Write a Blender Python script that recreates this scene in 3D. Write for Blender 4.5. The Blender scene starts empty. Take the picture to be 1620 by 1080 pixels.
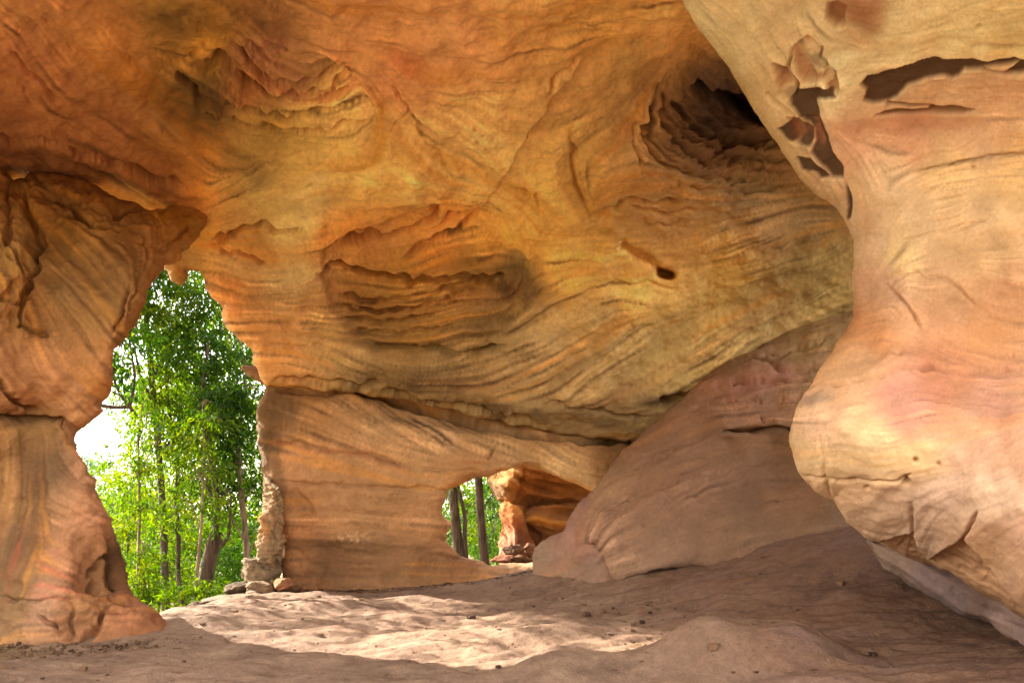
import bpy, math, random
import numpy as np

C = bpy.context.scene
COL = C.collection
random.seed(7)
RNG = np.random.default_rng(11)

# ------------------------------------------------------------------ camera, sky, sun
CAMZ = 1.5
F = 1080.0          # focal length in photo pixels (24 mm on a 36 mm sensor)
HU, HV = 810.0, 800.0   # principal column, horizon row in the 1620 x 1080 photo
cam = bpy.data.cameras.new('camera')
cam.lens = 24; cam.sensor_width = 36; cam.sensor_fit = 'HORIZONTAL'
cam.shift_y = (HV - 540.0) / 1620.0
cam.clip_start = 0.05; cam.clip_end = 3000
camo = bpy.data.objects.new('camera', cam); COL.objects.link(camo)
camo.location = (0, 0, CAMZ); camo.rotation_euler = (math.radians(90), 0, 0)
C.camera = camo

SUN_DIR = np.array((-0.70, 0.36, 0.505)); SUN_DIR /= np.linalg.norm(SUN_DIR)   # towards the sun
world = bpy.data.worlds.new('World'); C.world = world; world.use_nodes = True
wn = world.node_tree; wn.nodes.clear()
wo = wn.nodes.new('ShaderNodeOutputWorld'); wb = wn.nodes.new('ShaderNodeBackground')
sky = wn.nodes.new('ShaderNodeTexSky'); sky.sky_type = 'NISHITA'; sky.sun_disc = False
sky.sun_elevation = math.asin(SUN_DIR[2]); sky.sun_rotation = math.atan2(SUN_DIR[0], SUN_DIR[1])
sky.air_density = 1.0; sky.dust_density = 3.0; sky.ozone_density = 0.6
wb.inputs['Strength'].default_value = 0.125
# bright broken cloud over the blue
tc = wn.nodes.new('ShaderNodeTexCoord'); cn = wn.nodes.new('ShaderNodeTexNoise')
cn.inputs['Scale'].default_value = 2.2; cn.inputs['Detail'].default_value = 7; cn.inputs['Roughness'].default_value = .6
cr = wn.nodes.new('ShaderNodeValToRGB'); cr.color_ramp.elements[0].position = .40; cr.color_ramp.elements[1].position = .62
mx = wn.nodes.new('ShaderNodeMix'); mx.data_type = 'RGBA'
mx.inputs['B'].default_value = (9.5, 9.0, 8.3, 1)
wn.links.new(tc.outputs['Generated'], cn.inputs['Vector']); wn.links.new(cn.outputs['Fac'], cr.inputs['Fac'])
wn.links.new(cr.outputs['Color'], mx.inputs['Factor']); wn.links.new(sky.outputs['Color'], mx.inputs['A'])
wn.links.new(mx.outputs['Result'], wb.inputs['Color']); wn.links.new(wb.outputs['Background'], wo.inputs['Surface'])

sl = bpy.data.lights.new('sun', 'SUN'); sl.energy = 5.0; sl.angle = math.radians(0.5); sl.color = (1, .94, .84)
so = bpy.data.objects.new('sun', sl); COL.objects.link(so)
from mathutils import Vector
so.rotation_euler = Vector(SUN_DIR).to_track_quat('Z', 'Y').to_euler()

C.view_settings.view_transform = 'Standard'; C.view_settings.look = 'None'
C.view_settings.exposure = 2.83; C.view_settings.gamma = 1
C.render.engine = 'CYCLES'
C.cycles.max_bounces = 10; C.cycles.diffuse_bounces = 6; C.cycles.transmission_bounces = 4
C.cycles.use_denoising = True
C.cycles.sample_clamp_indirect = 8

# ------------------------------------------------------------------ numeric helpers
def lin(r, g, b):
    c = np.array((r, g, b), float) / 255.0
    return np.where(c <= .04045, c / 12.92, ((c + .055) / 1.055) ** 2.4)

def P(u, v, d):
    """photo pixel + distance along the view axis -> world point"""
    u = np.asarray(u, float); v = np.asarray(v, float); d = np.asarray(d, float)
    return np.stack(np.broadcast_arrays((u - HU) / F * d, d, CAMZ + (HV - v) / F * d), -1)

_perm = RNG.permutation(256).astype(np.int32); _perm = np.concatenate([_perm, _perm, _perm])
_g = RNG.normal(size=(256, 3)).astype(np.float32); _g /= np.linalg.norm(_g, axis=1, keepdims=True)
def pnoise(x, y, z):
    xf, yf, zf = np.floor(x), np.floor(y), np.floor(z)
    xi, yi, zi = xf.astype(np.int32) & 255, yf.astype(np.int32) & 255, zf.astype(np.int32) & 255
    x = (x - xf).astype(np.float32); y = (y - yf).astype(np.float32); z = (z - zf).astype(np.float32)
    fx, fy, fz = (t * t * t * (t * (t * 6 - 15) + 10) for t in (x, y, z))
    out = 0
    for dx in (0, 1):
        wx = fx if dx else 1 - fx
        for dy in (0, 1):
            wy = fy if dy else 1 - fy
            for dz in (0, 1):
                wz = fz if dz else 1 - fz
                g = _g[_perm[_perm[_perm[xi + dx] + yi + dy] + zi + dz]]
                out = out + wx * wy * wz * (g[..., 0] * (x - dx) + g[..., 1] * (y - dy) + g[..., 2] * (z - dz))
    return out * 1.6
def fbm(x, y, z, octv=4, gain=.5):
    s = 0; a = 1
    for i in range(octv):
        s = s + a * pnoise(x + 17.3 * i, y + 5.1 * i, z + 9.7 * i)
        x, y, z = x * 2.03, y * 2.03, z * 2.03; a *= gain
    return s
def ss(a, b, x):
    t = np.clip((x - a) / (b - a), 0, 1); return t * t * (3 - 2 * t)

class TPS:
    def __init__(s, pts, lam=1e-3, scale=100.):
        a = np.array(pts, float); s.sc = scale; s.X = a[:, :2] / scale; n = len(a)
        r2 = ((s.X[:, None] - s.X[None]) ** 2).sum(-1)
        K = .5 * r2 * np.log(r2 + 1e-12) + lam * np.eye(n)
        Pm = np.concatenate([np.ones((n, 1)), s.X], 1)
        A = np.block([[K, Pm], [Pm.T, np.zeros((3, 3))]])
        s.w = np.linalg.solve(A, np.concatenate([a[:, 2], np.zeros(3)]))
    def __call__(s, u, v):
        u = np.asarray(u) / s.sc; v = np.asarray(v) / s.sc
        o = s.w[-3] + s.w[-2] * u + s.w[-1] * v
        for (x, y), w in zip(s.X, s.w):
            r2 = (u - x) ** 2 + (v - y) ** 2
            o = o + w * .5 * r2 * np.log(r2 + 1e-12)
        return o

def segdist(U, V, pts, closed=False):
    d = np.full(U.shape, 1e18)
    n = len(pts)
    for i in range(n if closed else n - 1):
        ax, ay = pts[i]; bx, by = pts[(i + 1) % n]
        ex, ey = bx - ax, by - ay
        t = np.clip(((U - ax) * ex + (V - ay) * ey) / (ex * ex + ey * ey + 1e-9), 0, 1)
        d = np.minimum(d, (U - ax - t * ex) ** 2 + (V - ay - t * ey) ** 2)
    return np.sqrt(d)
def polysdf(U, V, pts):
    d = segdist(U, V, pts, True)
    ins = np.zeros(U.shape, bool)
    n = len(pts)
    for i in range(n):
        ax, ay = pts[i]; bx, by = pts[(i + 1) % n]
        if ay == by: continue
        c = (ay > V) != (by > V)
        ins ^= c & (U < (bx - ax) * (V - ay) / (by - ay) + ax)
    return np.where(ins, -d, d)

# image grid in the parameter plane of the rock reliefs
GS = 2.0
GU = np.arange(-60, 1690, GS); GV = np.arange(-60, 1150, GS)
IU, IV = np.meshgrid(GU, GV, indexing='ij')
WU = IU + 9 * fbm(IU / 60, IV / 60, IU * 0 + 3.3, 4); WV = IV + 9 * fbm(IU / 60, IV / 60, IU * 0 + 8.7, 4)   # ragged copies
_fr = np.sqrt(np.fft.fftfreq(len(GU))[:, None] ** 2 + np.fft.fftfreq(len(GV))[None] ** 2)
def bandnoise(lo, hi):
    """white noise kept between two wavelengths, in image cells"""
    n = RNG.normal(size=IU.shape)
    f = np.fft.fft2(n) * np.exp(-(_fr * lo) ** 2 * 2) * (1 - np.exp(-(_fr * hi) ** 2 * 2))
    o = np.real(np.fft.ifft2(f)); return (o / o.std()).astype(np.float32)
def sample(img, u, v):
    def fold(t, n):                                     # mirror past the rim so the stone goes on beyond it
        m = n - 1.001; t = np.abs(t) % (2 * m); return np.minimum(np.where(t > m, 2 * m - t, t), m)
    x = fold((u - GU[0]) / GS, len(GU)); y = fold((v - GV[0]) / GS, len(GV))
    i = x.astype(np.int32); j = y.astype(np.int32); fx = x - i; fy = y - j
    if img.ndim == 3: fx = fx[:, None]; fy = fy[:, None]
    return (img[i, j] * (1 - fx) * (1 - fy) + img[i + 1, j] * fx * (1 - fy) + img[i, j + 1] * (1 - fx) * fy + img[i + 1, j + 1] * fx * fy)
FLW = fbm(IU / 70, IV / 70, IU * 0 + 1.7, 4)
def flow(strokes, soft=30., ragged=.25):
    sx, sy, c2, s2 = [], [], [], []
    for st in strokes:
        st = np.array(st, float)
        for a, b in zip(st[:-1], st[1:]):
            L = np.hypot(*(b - a)); n = max(2, int(L / 25)); th = math.atan2(b[1] - a[1], b[0] - a[0])
            for t in (np.arange(n) + .5) / n:
                p = a + (b - a) * t; sx.append(p[0]); sy.append(p[1]); c2.append(math.cos(2 * th)); s2.append(math.sin(2 * th))
    A = np.zeros(IU[::4, ::4].shape); B = A * 0
    u, v = IU[::4, ::4], IV[::4, ::4]
    for x, y, a, b in zip(sx, sy, c2, s2):
        w = 1 / ((u - x) ** 2 + (v - y) ** 2 + soft ** 2) ** 1.7
        A += w * a; B += w * b
    th = .5 * np.arctan2(B, A)
    ci = np.clip(np.round((IU - GU[0]) / GS / 4).astype(int), 0, A.shape[0] - 1); cj = np.clip(np.round((IV - GV[0]) / GS / 4).astype(int), 0, A.shape[1] - 1)
    cx, cy = np.cos(2 * th)[ci, cj], np.sin(2 * th)[ci, cj]
    return .5 * np.arctan2(cy, cx) + ragged * FLW
def lic(noise, ang, L, step=1.4):
    dx0, dy0 = np.cos(ang).astype(np.float32), np.sin(ang).astype(np.float32)
    nu, nv = noise.shape
    acc = noise.copy(); wsum = 1.0
    for sgn in (1, -1):
        x, y = np.meshgrid(np.arange(nu, dtype=np.float32), np.arange(nv, dtype=np.float32), indexing='ij')
        px, py = dx0 * sgn, dy0 * sgn
        for k in range(1, L + 1):
            x = np.clip(x + px * step, 0, nu - 1); y = np.clip(y + py * step, 0, nv - 1)
            i, j = (x + .5).astype(np.int32), (y + .5).astype(np.int32)
            i = np.minimum(i, nu - 1); j = np.minimum(j, nv - 1)
            ax, ay = dx0[i, j], dy0[i, j]
            s = np.where(ax * px + ay * py < 0, -1, 1); px, py = ax * s, ay * s
            w = .5 + .5 * math.cos(math.pi * k / (L + 1))
            acc += w * noise[i, j]; wsum += w
    acc -= acc.mean(); return acc / acc.std()
IDU = IU + 26 * fbm(IU / 150, IV / 150, IU * 0 + .4, 4); IDV = IV + 26 * fbm(IU / 150, IV / 150, IU * 0 + 6.4, 4)
def soften(c, g=.80):
    """stone colour read off a sunlit picture -> paler base colour (bounced light deepens it again)"""
    L = c @ (.2126, .7152, .0722); e = c ** g; return e * (L / (e @ (.2126, .7152, .0722)))[..., None]
def st(r, g_, b): return soften(lin(r, g_, b)) * .72
def idw(pts, p=3.6, gain=1.0):
    w_ = np.zeros(IU.shape); o = np.zeros(IU.shape + (3,))
    wu, wv = IDU, IDV
    for u, v, c in pts:
        w = 1 / ((wu - u) ** 2 + (wv - v) ** 2 + 400) ** (p / 2)
        w_ += w; o += w[..., None] * lin(*c)
    return soften(o / w_[..., None]) * gain
def mix(col, c, m): return col * (1 - m[..., None]) + np.asarray(c) * m[..., None]
RAG1 = fbm(IU / 26, IV / 26, IU * 0 + 31.3, 4); RAG2 = fbm(IU / 26, IV / 26, IU * 0 + 47.7, 4)
def box(pts, m):
    a = np.array(pts, float); i0, j0 = np.maximum(((a.min(0) - m - (GU[0], GV[0])) / GS).astype(int), 0)
    i1, j1 = ((a.max(0) + m - (GU[0], GV[0])) / GS).astype(int) + 1
    return slice(i0, max(i1, i0 + 1)), slice(j0, max(j1, j0 + 1))
def groove(disp, pts, width, depth, rag=7.0):
    b = box(pts, 4 * width + 2 * rag + 6)
    u = IU[b] + rag * RAG1[b]; v = IV[b] + rag * RAG2[b]
    d = segdist(u, v, pts); w = width * (1 + .55 * RAG2[b][::-1, ::-1])
    p = np.array(pts, float); tip = np.minimum(np.hypot(u - p[0, 0], v - p[0, 1]), np.hypot(u - p[-1, 0], v - p[-1, 1]))
    disp[b] -= 1.5 * depth * (.35 + .65 * ss(0, 14, tip)) * np.exp(-(d / np.maximum(w * .8, .9)) ** 2)
def ledge(disp, pts, reach, depth, rag=6.0):
    """undercut on the side to the right of the polyline's direction; sharp lip on the line"""
    bx_ = box(pts, 4 * reach + 20)
    u = IU[bx_] + rag * RAG2[bx_]; v = IV[bx_] + rag * RAG1[bx_]
    best = np.full(u.shape, 1e9); side = np.zeros(u.shape)
    for (ax, ay), (bx, by) in zip(pts[:-1], pts[1:]):
        ex, ey = bx - ax, by - ay
        t = np.clip(((u - ax) * ex + (v - ay) * ey) / (ex * ex + ey * ey), 0, 1)
        dd = np.hypot(u - ax - t * ex, v - ay - t * ey)
        cr_ = ex * (v - ay) - ey * (u - ax)
        m = dd < best; best = np.where(m, dd, best); side = np.where(m, cr_, side)
    on = ss(-1, 1, np.where(side > 0, best, -best) / 2.0)
    ends = 1.0
    disp[bx_] -= depth * on * np.exp(-best / reach) * ends
def blob(u, v, ru, rv, rot=0, ragged=True):
    a, b = (WU, WV) if ragged else (IU, IV)
    c, s = math.cos(rot), math.sin(rot)
    x = ((a - u) * c + (b - v) * s) / ru; y = (-(a - u) * s + (b - v) * c) / rv
    return np.exp(-(x * x + y * y) ** 1.5)
def pmask(pts, soft=3.0, ragged=.45):
    u = IU + ragged * (WU - IU); v = IV + ragged * (WV - IV)
    return ss(soft, -soft, polysdf(u, v, pts))
def terrace(x, n, sharp=.75):
    y = x * n; f = np.floor(y); t = y - f
    return (f + np.where(t < sharp, 0.25 * t / sharp, .25 + .75 * ss(sharp, 1, t))) / n

# ------------------------------------------------------------------ objects and materials
def tag(o, label=None, cat=None, group=None, kind=None):
    if label: o['label'] = label
    if cat: o['category'] = cat
    if group: o['group'] = group
    if kind: o['kind'] = kind
    return o
def mesh_obj(name, verts, faces, mat, parent=None, col=None, smooth=True, quads=True):
    me = bpy.data.meshes.new(name)
    verts = np.asarray(verts, np.float32); faces = np.asarray(faces, np.int32)
    k = faces.shape[1]
    me.vertices.add(len(verts)); me.vertices.foreach_set('co', verts.ravel())
    me.loops.add(faces.size); me.loops.foreach_set('vertex_index', faces.ravel())
    me.polygons.add(len(faces)); me.polygons.foreach_set('loop_start', np.arange(0, faces.size, k, dtype=np.int32))
    me.polygons.foreach_set('use_smooth', np.full(len(faces), smooth, bool))
    me.update(calc_edges=True)
    if col is not None:
        at = me.color_attributes.new('Col', 'FLOAT_COLOR', 'POINT')
        c = np.ones((len(verts), 4), np.float32); c[:, :3] = col; at.data.foreach_set('color', c.ravel())
    me.materials.append(mat)
    o = bpy.data.objects.new(name, me); COL.objects.link(o)
    if parent: o.parent = parent
    return o
def empty(name, loc):
    o = bpy.data.objects.new(name, None); COL.objects.link(o); o.location = loc; o.empty_display_size = .3
    return o

def rock_mat(name, bump=.35, scale=1.0, rough=.92, grain=.13):
    m = bpy.data.materials.new(name); m.use_nodes = True; nt = m.node_tree; b = nt.nodes['Principled BSDF']
    b.inputs['Roughness'].default_value = rough; b.inputs['Specular IOR Level'].default_value = .18
    at = nt.nodes.new('ShaderNodeAttribute'); at.attribute_name = 'Col'
    g = nt.nodes.new('ShaderNodeNewGeometry')
    n1 = nt.nodes.new('ShaderNodeTexNoise'); n1.inputs['Scale'].default_value = 26 * scale; n1.inputs['Detail'].default_value = 9; n1.inputs['Roughness'].default_value = .68
    n2 = nt.nodes.new('ShaderNodeTexNoise'); n2.inputs['Scale'].default_value = 3.1 * scale; n2.inputs['Detail'].default_value = 10; n2.inputs['Roughness'].default_value = .62
    mr = nt.nodes.new('ShaderNodeMapRange'); mr.inputs['From Min'].default_value = .3; mr.inputs['From Max'].default_value = .7; mr.inputs['To Min'].default_value = 1 - grain; mr.inputs['To Max'].default_value = 1 + grain * .75
    vm = nt.nodes.new('ShaderNodeMix'); vm.data_type = 'RGBA'; vm.blend_type = 'MULTIPLY'; vm.inputs['Factor'].default_value = 1
    ad = nt.nodes.new('ShaderNodeMath'); ad.operation = 'MULTIPLY_ADD'; ad.inputs[1].default_value = .35
    bp = nt.nodes.new('ShaderNodeBump'); bp.inputs['Strength'].default_value = bump; bp.inputs['Distance'].default_value = .06
    n3 = nt.nodes.new('ShaderNodeTexNoise'); n3.inputs['Scale'].default_value = 7 * scale; n3.inputs['Detail'].default_value = 12; n3.inputs['Roughness'].default_value = .7
    m3 = nt.nodes.new('ShaderNodeMapRange'); m3.inputs['From Min'].default_value = .3; m3.inputs['From Max'].default_value = .7; m3.inputs['To Min'].default_value = 1 - grain * 1.2; m3.inputs['To Max'].default_value = 1 + grain * 1.2
    mm = nt.nodes.new('ShaderNodeMath'); mm.operation = 'MULTIPLY'
    L = nt.links.new
    L(g.outputs['Position'], n3.inputs['Vector']); L(n3.outputs['Fac'], m3.inputs['Value']); L(mr.outputs['Result'], mm.inputs[0]); L(m3.outputs['Result'], mm.inputs[1])
    L(g.outputs['Position'], n1.inputs['Vector']); L(g.outputs['Position'], n2.inputs['Vector'])
    L(n1.outputs['Fac'], mr.inputs['Value']); L(at.outputs['Color'], vm.inputs['A']); L(mm.outputs['Value'], vm.inputs['B']); L(vm.outputs['Result'], b.inputs['Base Color'])
    L(n1.outputs['Fac'], ad.inputs[0]); L(n2.outputs['Fac'], ad.inputs[2]); L(ad.outputs['Value'], bp.inputs['Height']); L(bp.outputs['Normal'], b.inputs['Normal'])
    return m
M_ROCK = rock_mat('sandstone')
M_SMOOTH = rock_mat('smooth_sandstone', bump=.26, grain=.085)
M_SAND = rock_mat('sand', bump=.75, scale=1.6, grain=.2)
M_CRUST = rock_mat('crusted_sandstone', bump=1.0, scale=1.3, grain=.4)

# ------------------------------------------------------------------ closed rock solids by surface nets
def surface_nets(Fv, U, V, W):
    nu, nv, nw = Fv.shape
    S = Fv < 0
    cnt = np.zeros((nu - 1, nv - 1, nw - 1), np.int8)
    for i in (0, 1):
        for j in (0, 1):
            for k in (0, 1):
                cnt += S[i:nu - 1 + i, j:nv - 1 + j, k:nw - 1 + k]
    act = (cnt > 0) & (cnt < 8)
    ci, cj, ck = np.nonzero(act)
    idx = np.full(act.shape, -1, np.int32); idx[ci, cj, ck] = np.arange(len(ci))
    corners = [(i, j, k) for i in (0, 1) for j in (0, 1) for k in (0, 1)]
    val = {c: Fv[ci + c[0], cj + c[1], ck + c[2]] for c in corners}
    acc = np.zeros((len(ci), 3), np.float64); n = np.zeros(len(ci))
    for a in corners:
        for ax in range(3):
            if a[ax]: continue
            b = list(a); b[ax] = 1; b = tuple(b)
            fa, fb = val[a], val[b]; m = (fa < 0) != (fb < 0)
            t = np.where(m, fa / np.where(m, fa - fb, 1), 0)
            p = np.zeros((len(ci), 3)); p[:] = a; p[:, ax] = t
            acc += p * m[:, None]; n += m
    acc /= n[:, None]
    def interp(A, i, f): return A[i] + (A[np.minimum(i + 1, len(A) - 1)] - A[i]) * f
    pu, pv, pw = interp(U, ci, acc[:, 0]), interp(V, cj, acc[:, 1]), interp(W, ck, acc[:, 2])
    Q = []
    for ax in range(3):
        o1, o2 = [(1, 2), (2, 0), (0, 1)][ax]
        sl0 = [slice(1, -1)] * 3; sl0[ax] = slice(0, -1)
        sl1 = [slice(1, -1)] * 3; sl1[ax] = slice(1, None)
        A_, B_ = S[tuple(sl0)], S[tuple(sl1)]
        e = np.nonzero(A_ != B_)
        base = np.array(e); base[o1] += 1; base[o2] += 1
        def cell(d1, d2):
            c = base.copy(); c[o1] -= d1; c[o2] -= d2; return idx[c[0], c[1], c[2]]
        q = np.stack([cell(1, 1), cell(0, 1), cell(0, 0), cell(1, 0)], 1)
        fl = ~A_[e]
        q[fl] = q[fl][:, ::-1]
        Q.append(q)
    return pu, pv, pw, np.concatenate(Q)
def vnormals(p, q):
    n = np.cross(p[q[:, 2]] - p[q[:, 0]], p[q[:, 3]] - p[q[:, 1]])
    out = np.zeros_like(p)
    for c in range(3):
        for k in range(4): out[:, c] += np.bincount(q[:, k], n[:, c], len(p))
    return out / (np.linalg.norm(out, axis=1, keepdims=True) + 1e-12)
def axis(lo, hi, fine, flo, fhi, coarse=24):
    a = []
    if lo < flo: a.append(np.arange(lo, flo, coarse))
    a.append(np.arange(max(lo, flo), min(hi, fhi), fine))
    if hi > fhi: a.append(np.arange(fhi, hi + coarse, coarse))
    return np.concatenate(a)
def rock_mass(name, label, poly, ctrl, T, k, disp, col, mat=None, fine=2.0, edge=.05, amp=(.05, .025, .010), wstep=.08, taper=0.0, cat='rock', clamp=None, dig=None):
    pa = np.array(poly, float)
    lo, hi = pa.min(0) - 30, pa.max(0) + 30
    U = axis(lo[0], hi[0], fine, -130, 1800, 14); V = axis(lo[1], hi[1], fine, -40, 1120)
    uu, vv = np.meshgrid(U, V, indexing='ij')
    fr = TPS(ctrl)(uu, vv)
    if clamp: fr = np.clip(fr, *clamp)
    sd = polysdf(uu, vv, poly) * np.clip(fr, 3, 40) / F
    sd = sd + edge * fbm(uu / 40, vv / 40, uu * 0 + 2.2, 4)
    W = np.concatenate([np.arange(-2.5 * wstep, k + .15, wstep), np.arange(k + .15 + .2, T + .45, .22)])
    Fv = np.empty(uu.shape + (len(W),), np.float32)
    for i, w in enumerate(W):
        a = -w; b = sd + taper * max(w, 0)
        h = np.maximum(k - np.abs(a - b), 0) / k
        f = np.maximum(a, b) + h * h * k * .25
        Fv[..., i] = np.maximum(f, w - T)
    pu, pv, pw, q = surface_nets(Fv, U, V, W)
    x = np.interp(pu, U, np.arange(len(U))); y = np.interp(pv, V, np.arange(len(V)))
    i = np.clip(x.astype(int), 0, len(U) - 2); j = np.clip(y.astype(int), 0, len(V) - 2); fx = x - i; fy = y - j
    f0 = fr[i, j] * (1 - fx) * (1 - fy) + fr[i + 1, j] * fx * (1 - fy) + fr[i, j + 1] * (1 - fx) * fy + fr[i + 1, j + 1] * fx * fy
    pos = P(pu, pv, f0 + pw)
    n = vnormals(pos, q)
    c = sample(col, pu, pv)
    vd = pos - np.array((0, 0, CAMZ)); vd /= np.linalg.norm(vd, axis=1, keepdims=True)
    dd = sample(disp, pu, pv) * ss(T * .8, T * .3, pw) * ss(.0, .5, -(n * vd).sum(1))
    X, Y, Z = pos.T
    dd = dd + amp[0] * fbm(X * .8, Y * .8, Z * 1.1, 3) + amp[1] * fbm(X * 3, Y * 3, Z * 4, 3) + amp[2] * fbm(X * 11, Y * 11, Z * 14, 2)
    pos = pos + n * dd[:, None]
    if dig is not None: pos = pos + vd * (sample(dig, pu, pv) * ss(T * .8, T * .3, pw))[:, None]
    o = mesh_obj(name, pos, q, mat or M_ROCK, col=np.clip(c, .012, .88))
    tag(o, label, cat, kind='thing')
    return o

# ------------------------------------------------------------------ shared textures of the bedding
N_FINE = bandnoise(1.5, 7); N_MED = bandnoise(3.4, 16); N_WIDE = bandnoise(7.5, 44)
SPECK = bandnoise(1.5, 6); MOTTLE = bandnoise(14, 90); BLOT = bandnoise(30, 200)
RUST = np.array(lin(158, 96, 54)); CREAM = np.array(lin(226, 190, 130)); DARK = np.array(lin(70, 50, 34)); OCHRE = np.array(lin(200, 130, 36))
CHUNK = -np.abs(fbm(WU / 34, WV / 26, IU * 0 + 61.3, 3)) * 2 + .6; CHUNK2 = -np.abs(fbm(WU / 15, WV / 11, IU * 0 + 71.3, 2)) * 2 + .6
def vein(col, pts, w, c, amt=.6):
    b = box(pts, 5 * w + 16)
    m_ = np.exp(-(segdist(IU[b] + 8 * RAG1[b], IV[b] + 8 * RAG2[b], pts) / (w * (1 + .6 * RAG1[b][::-1]))) ** 2)
    col[b] = mix(col[b], lin(*c), amt * m_)
N_SWATH = bandnoise(22, 120)
def bedding(strokes, L=(22, 45, 60), ragged=.25, soft=30.):
    global SW, SW2
    a = flow(strokes, soft, ragged)
    SW = lic(N_SWATH, a, 70, 2.0); SW2 = lic(N_SWATH[::-1, ::-1].copy(), a, 50, 2.0)
    return lic(N_FINE, a, L[0]), lic(N_MED, a, L[1]), lic(N_WIDE, a, L[2])
def tint(base, lf, lm, lw, k=1.0):
    gate = np.clip(.35 + .5 * BLOT + .35 * SW2, .05, 1.3) * k
    col = base * np.exp(gate * (.11 * lf + .09 * lm + .04 * lw) + .05 * k * SW)[..., None]
    col = mix(col, RUST, np.clip(.22 * k * ss(.5, 2.0, SW + .35 * lw), 0, 1))
    col = mix(col, base * (1.18, 1.20, 1.22), np.clip(.8 * k * ss(.3, 1.8, SW2 + .25 * lw), 0, 1))
    col = mix(col, DARK * 1.6, np.clip(.45 * gate * ss(1.0, 2.0, -lm + .3 * MOTTLE) * ss(-.5, .8, BLOT), 0, 1))
    col = mix(col, OCHRE, np.clip(.30 * k * ss(1.0, 2.0, -SW2 + .5 * lm), 0, 1))
    return col * np.exp(.04 * MOTTLE + .03 * BLOT + .05 * SPECK)[..., None]
def streaks(col, m, lf, lm, lw, amt=1.0):
    m = m * np.clip(.7 + .5 * MOTTLE + .3 * SW, .1, 1.3)
    col = col * np.exp(amt * m * (.16 * lf + .10 * lm))[..., None]
    return mix(col, DARK * 1.5, np.clip(.7 * amt * m * ss(1.2, 2.3, -lm - .7 * lf), 0, 1))
def stain_shade(col, m, c=DARK, amt=.75, breakup=.5):
    return mix(col, c, np.clip(amt * m * (1 - breakup + breakup * ss(-.6, .9, MOTTLE + .6 * SPECK)), 0, 1))

# ================================================================== the roof of the cave
roof_poly = [(-420, -1400), (700, -1400), (1120, -420), (1500, -420), (1560, 300), (1500, 720), (1040, 705), (930, 690), (800, 668), (690, 642), (560, 618), (421, 609),  # left reach overhead, out of view, extended to shade the near floor
    (414, 597), (404, 578), (403, 561), (378, 539), (358, 517), (351, 500), (354, 486), (339, 469), (328, 455), (325, 442), (316, 428), (300, 423), (292, 427),
    (290, 437), (283, 446), (273, 442), (268, 430), (258, 418), (240, 376), (205, 345), (150, 312), (60, 297), (0, 293), (-200, 276), (-420, 300)]
roof_ctrl = [(-420, -1400, 1.75), (300, -1400, 1.8), (700, -1400, 1.8), (1500, -1400, 1.8), (300, -900, 2.5), (-420, -900, 2.4), (-600, -400, 3.4), (0, -400, 3.7), (700, -400, 3.8), (1500, -400, 3.6), (-600, 0, 4.3), (-600, 300, 6), (-600, 480, 7),
    (0, 0, 5.0), (300, 0, 5.4), (700, 0, 5.7), (1050, 0, 5.6), (1400, 0, 5.6), (0, 120, 6.0), (150, 100, 6.4), (300, 90, 6.9), (330, 140, 7.3), (450, 60, 6.6), (450, 130, 7.3),
    (560, 130, 7.15), (520, 210, 8.0), (430, 220, 8.1), (0, 240, 8.1), (120, 270, 8.7), (280, 295, 9.3), (330, 310, 9.6), (200, 200, 7.7), (320, 230, 8.5),
    (650, 200, 7.8), (650, 300, 9.0), (700, 100, 6.7), (870, 100, 6.8), (950, 60, 6.5), (1000, 140, 7.5), (860, 200, 7.7), (900, 300, 8.9),
    (1000, 250, 8.6), (1100, 90, 7.2), (1090, 190, 9.0), (1150, 190, 9.8), (1210, 180, 10.0), (1100, 270, 9.3), (1200, 320, 10.0), (1300, 330, 10.6), (1350, 430, 11.4), (1500, 450, 11.5),
    (870, 360, 9.6), (960, 400, 10.2), (1100, 400, 10.6), (1250, 430, 11.1), (560, 350, 10.0), (680, 320, 9.4), (600, 400, 10.75), (700, 400, 10.6), (790, 380, 10.0), (830, 430, 10.5), (660, 470, 11.1), (780, 480, 10.9),
    (560, 470, 11.1), (500, 420, 10.5), (420, 360, 10.1), (420, 440, 10.7), (350, 400, 10.4), (370, 500, 11.2), (450, 530, 11.3), (560, 560, 11.5), (420, 600, 11.7), (600, 615, 11.8), (750, 590, 11.6), (760, 650, 12.0),
    (900, 500, 11.1), (900, 600, 11.7), (1000, 560, 11.6), (1000, 660, 12.2), (1100, 600, 12.2), (1250, 550, 12.2), (1400, 600, 12.3), (1040, 700, 12.6), (900, 690, 12.4), (300, 430, 10.7), (200, 460, 10.8), (0, 460, 10.5)]
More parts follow.
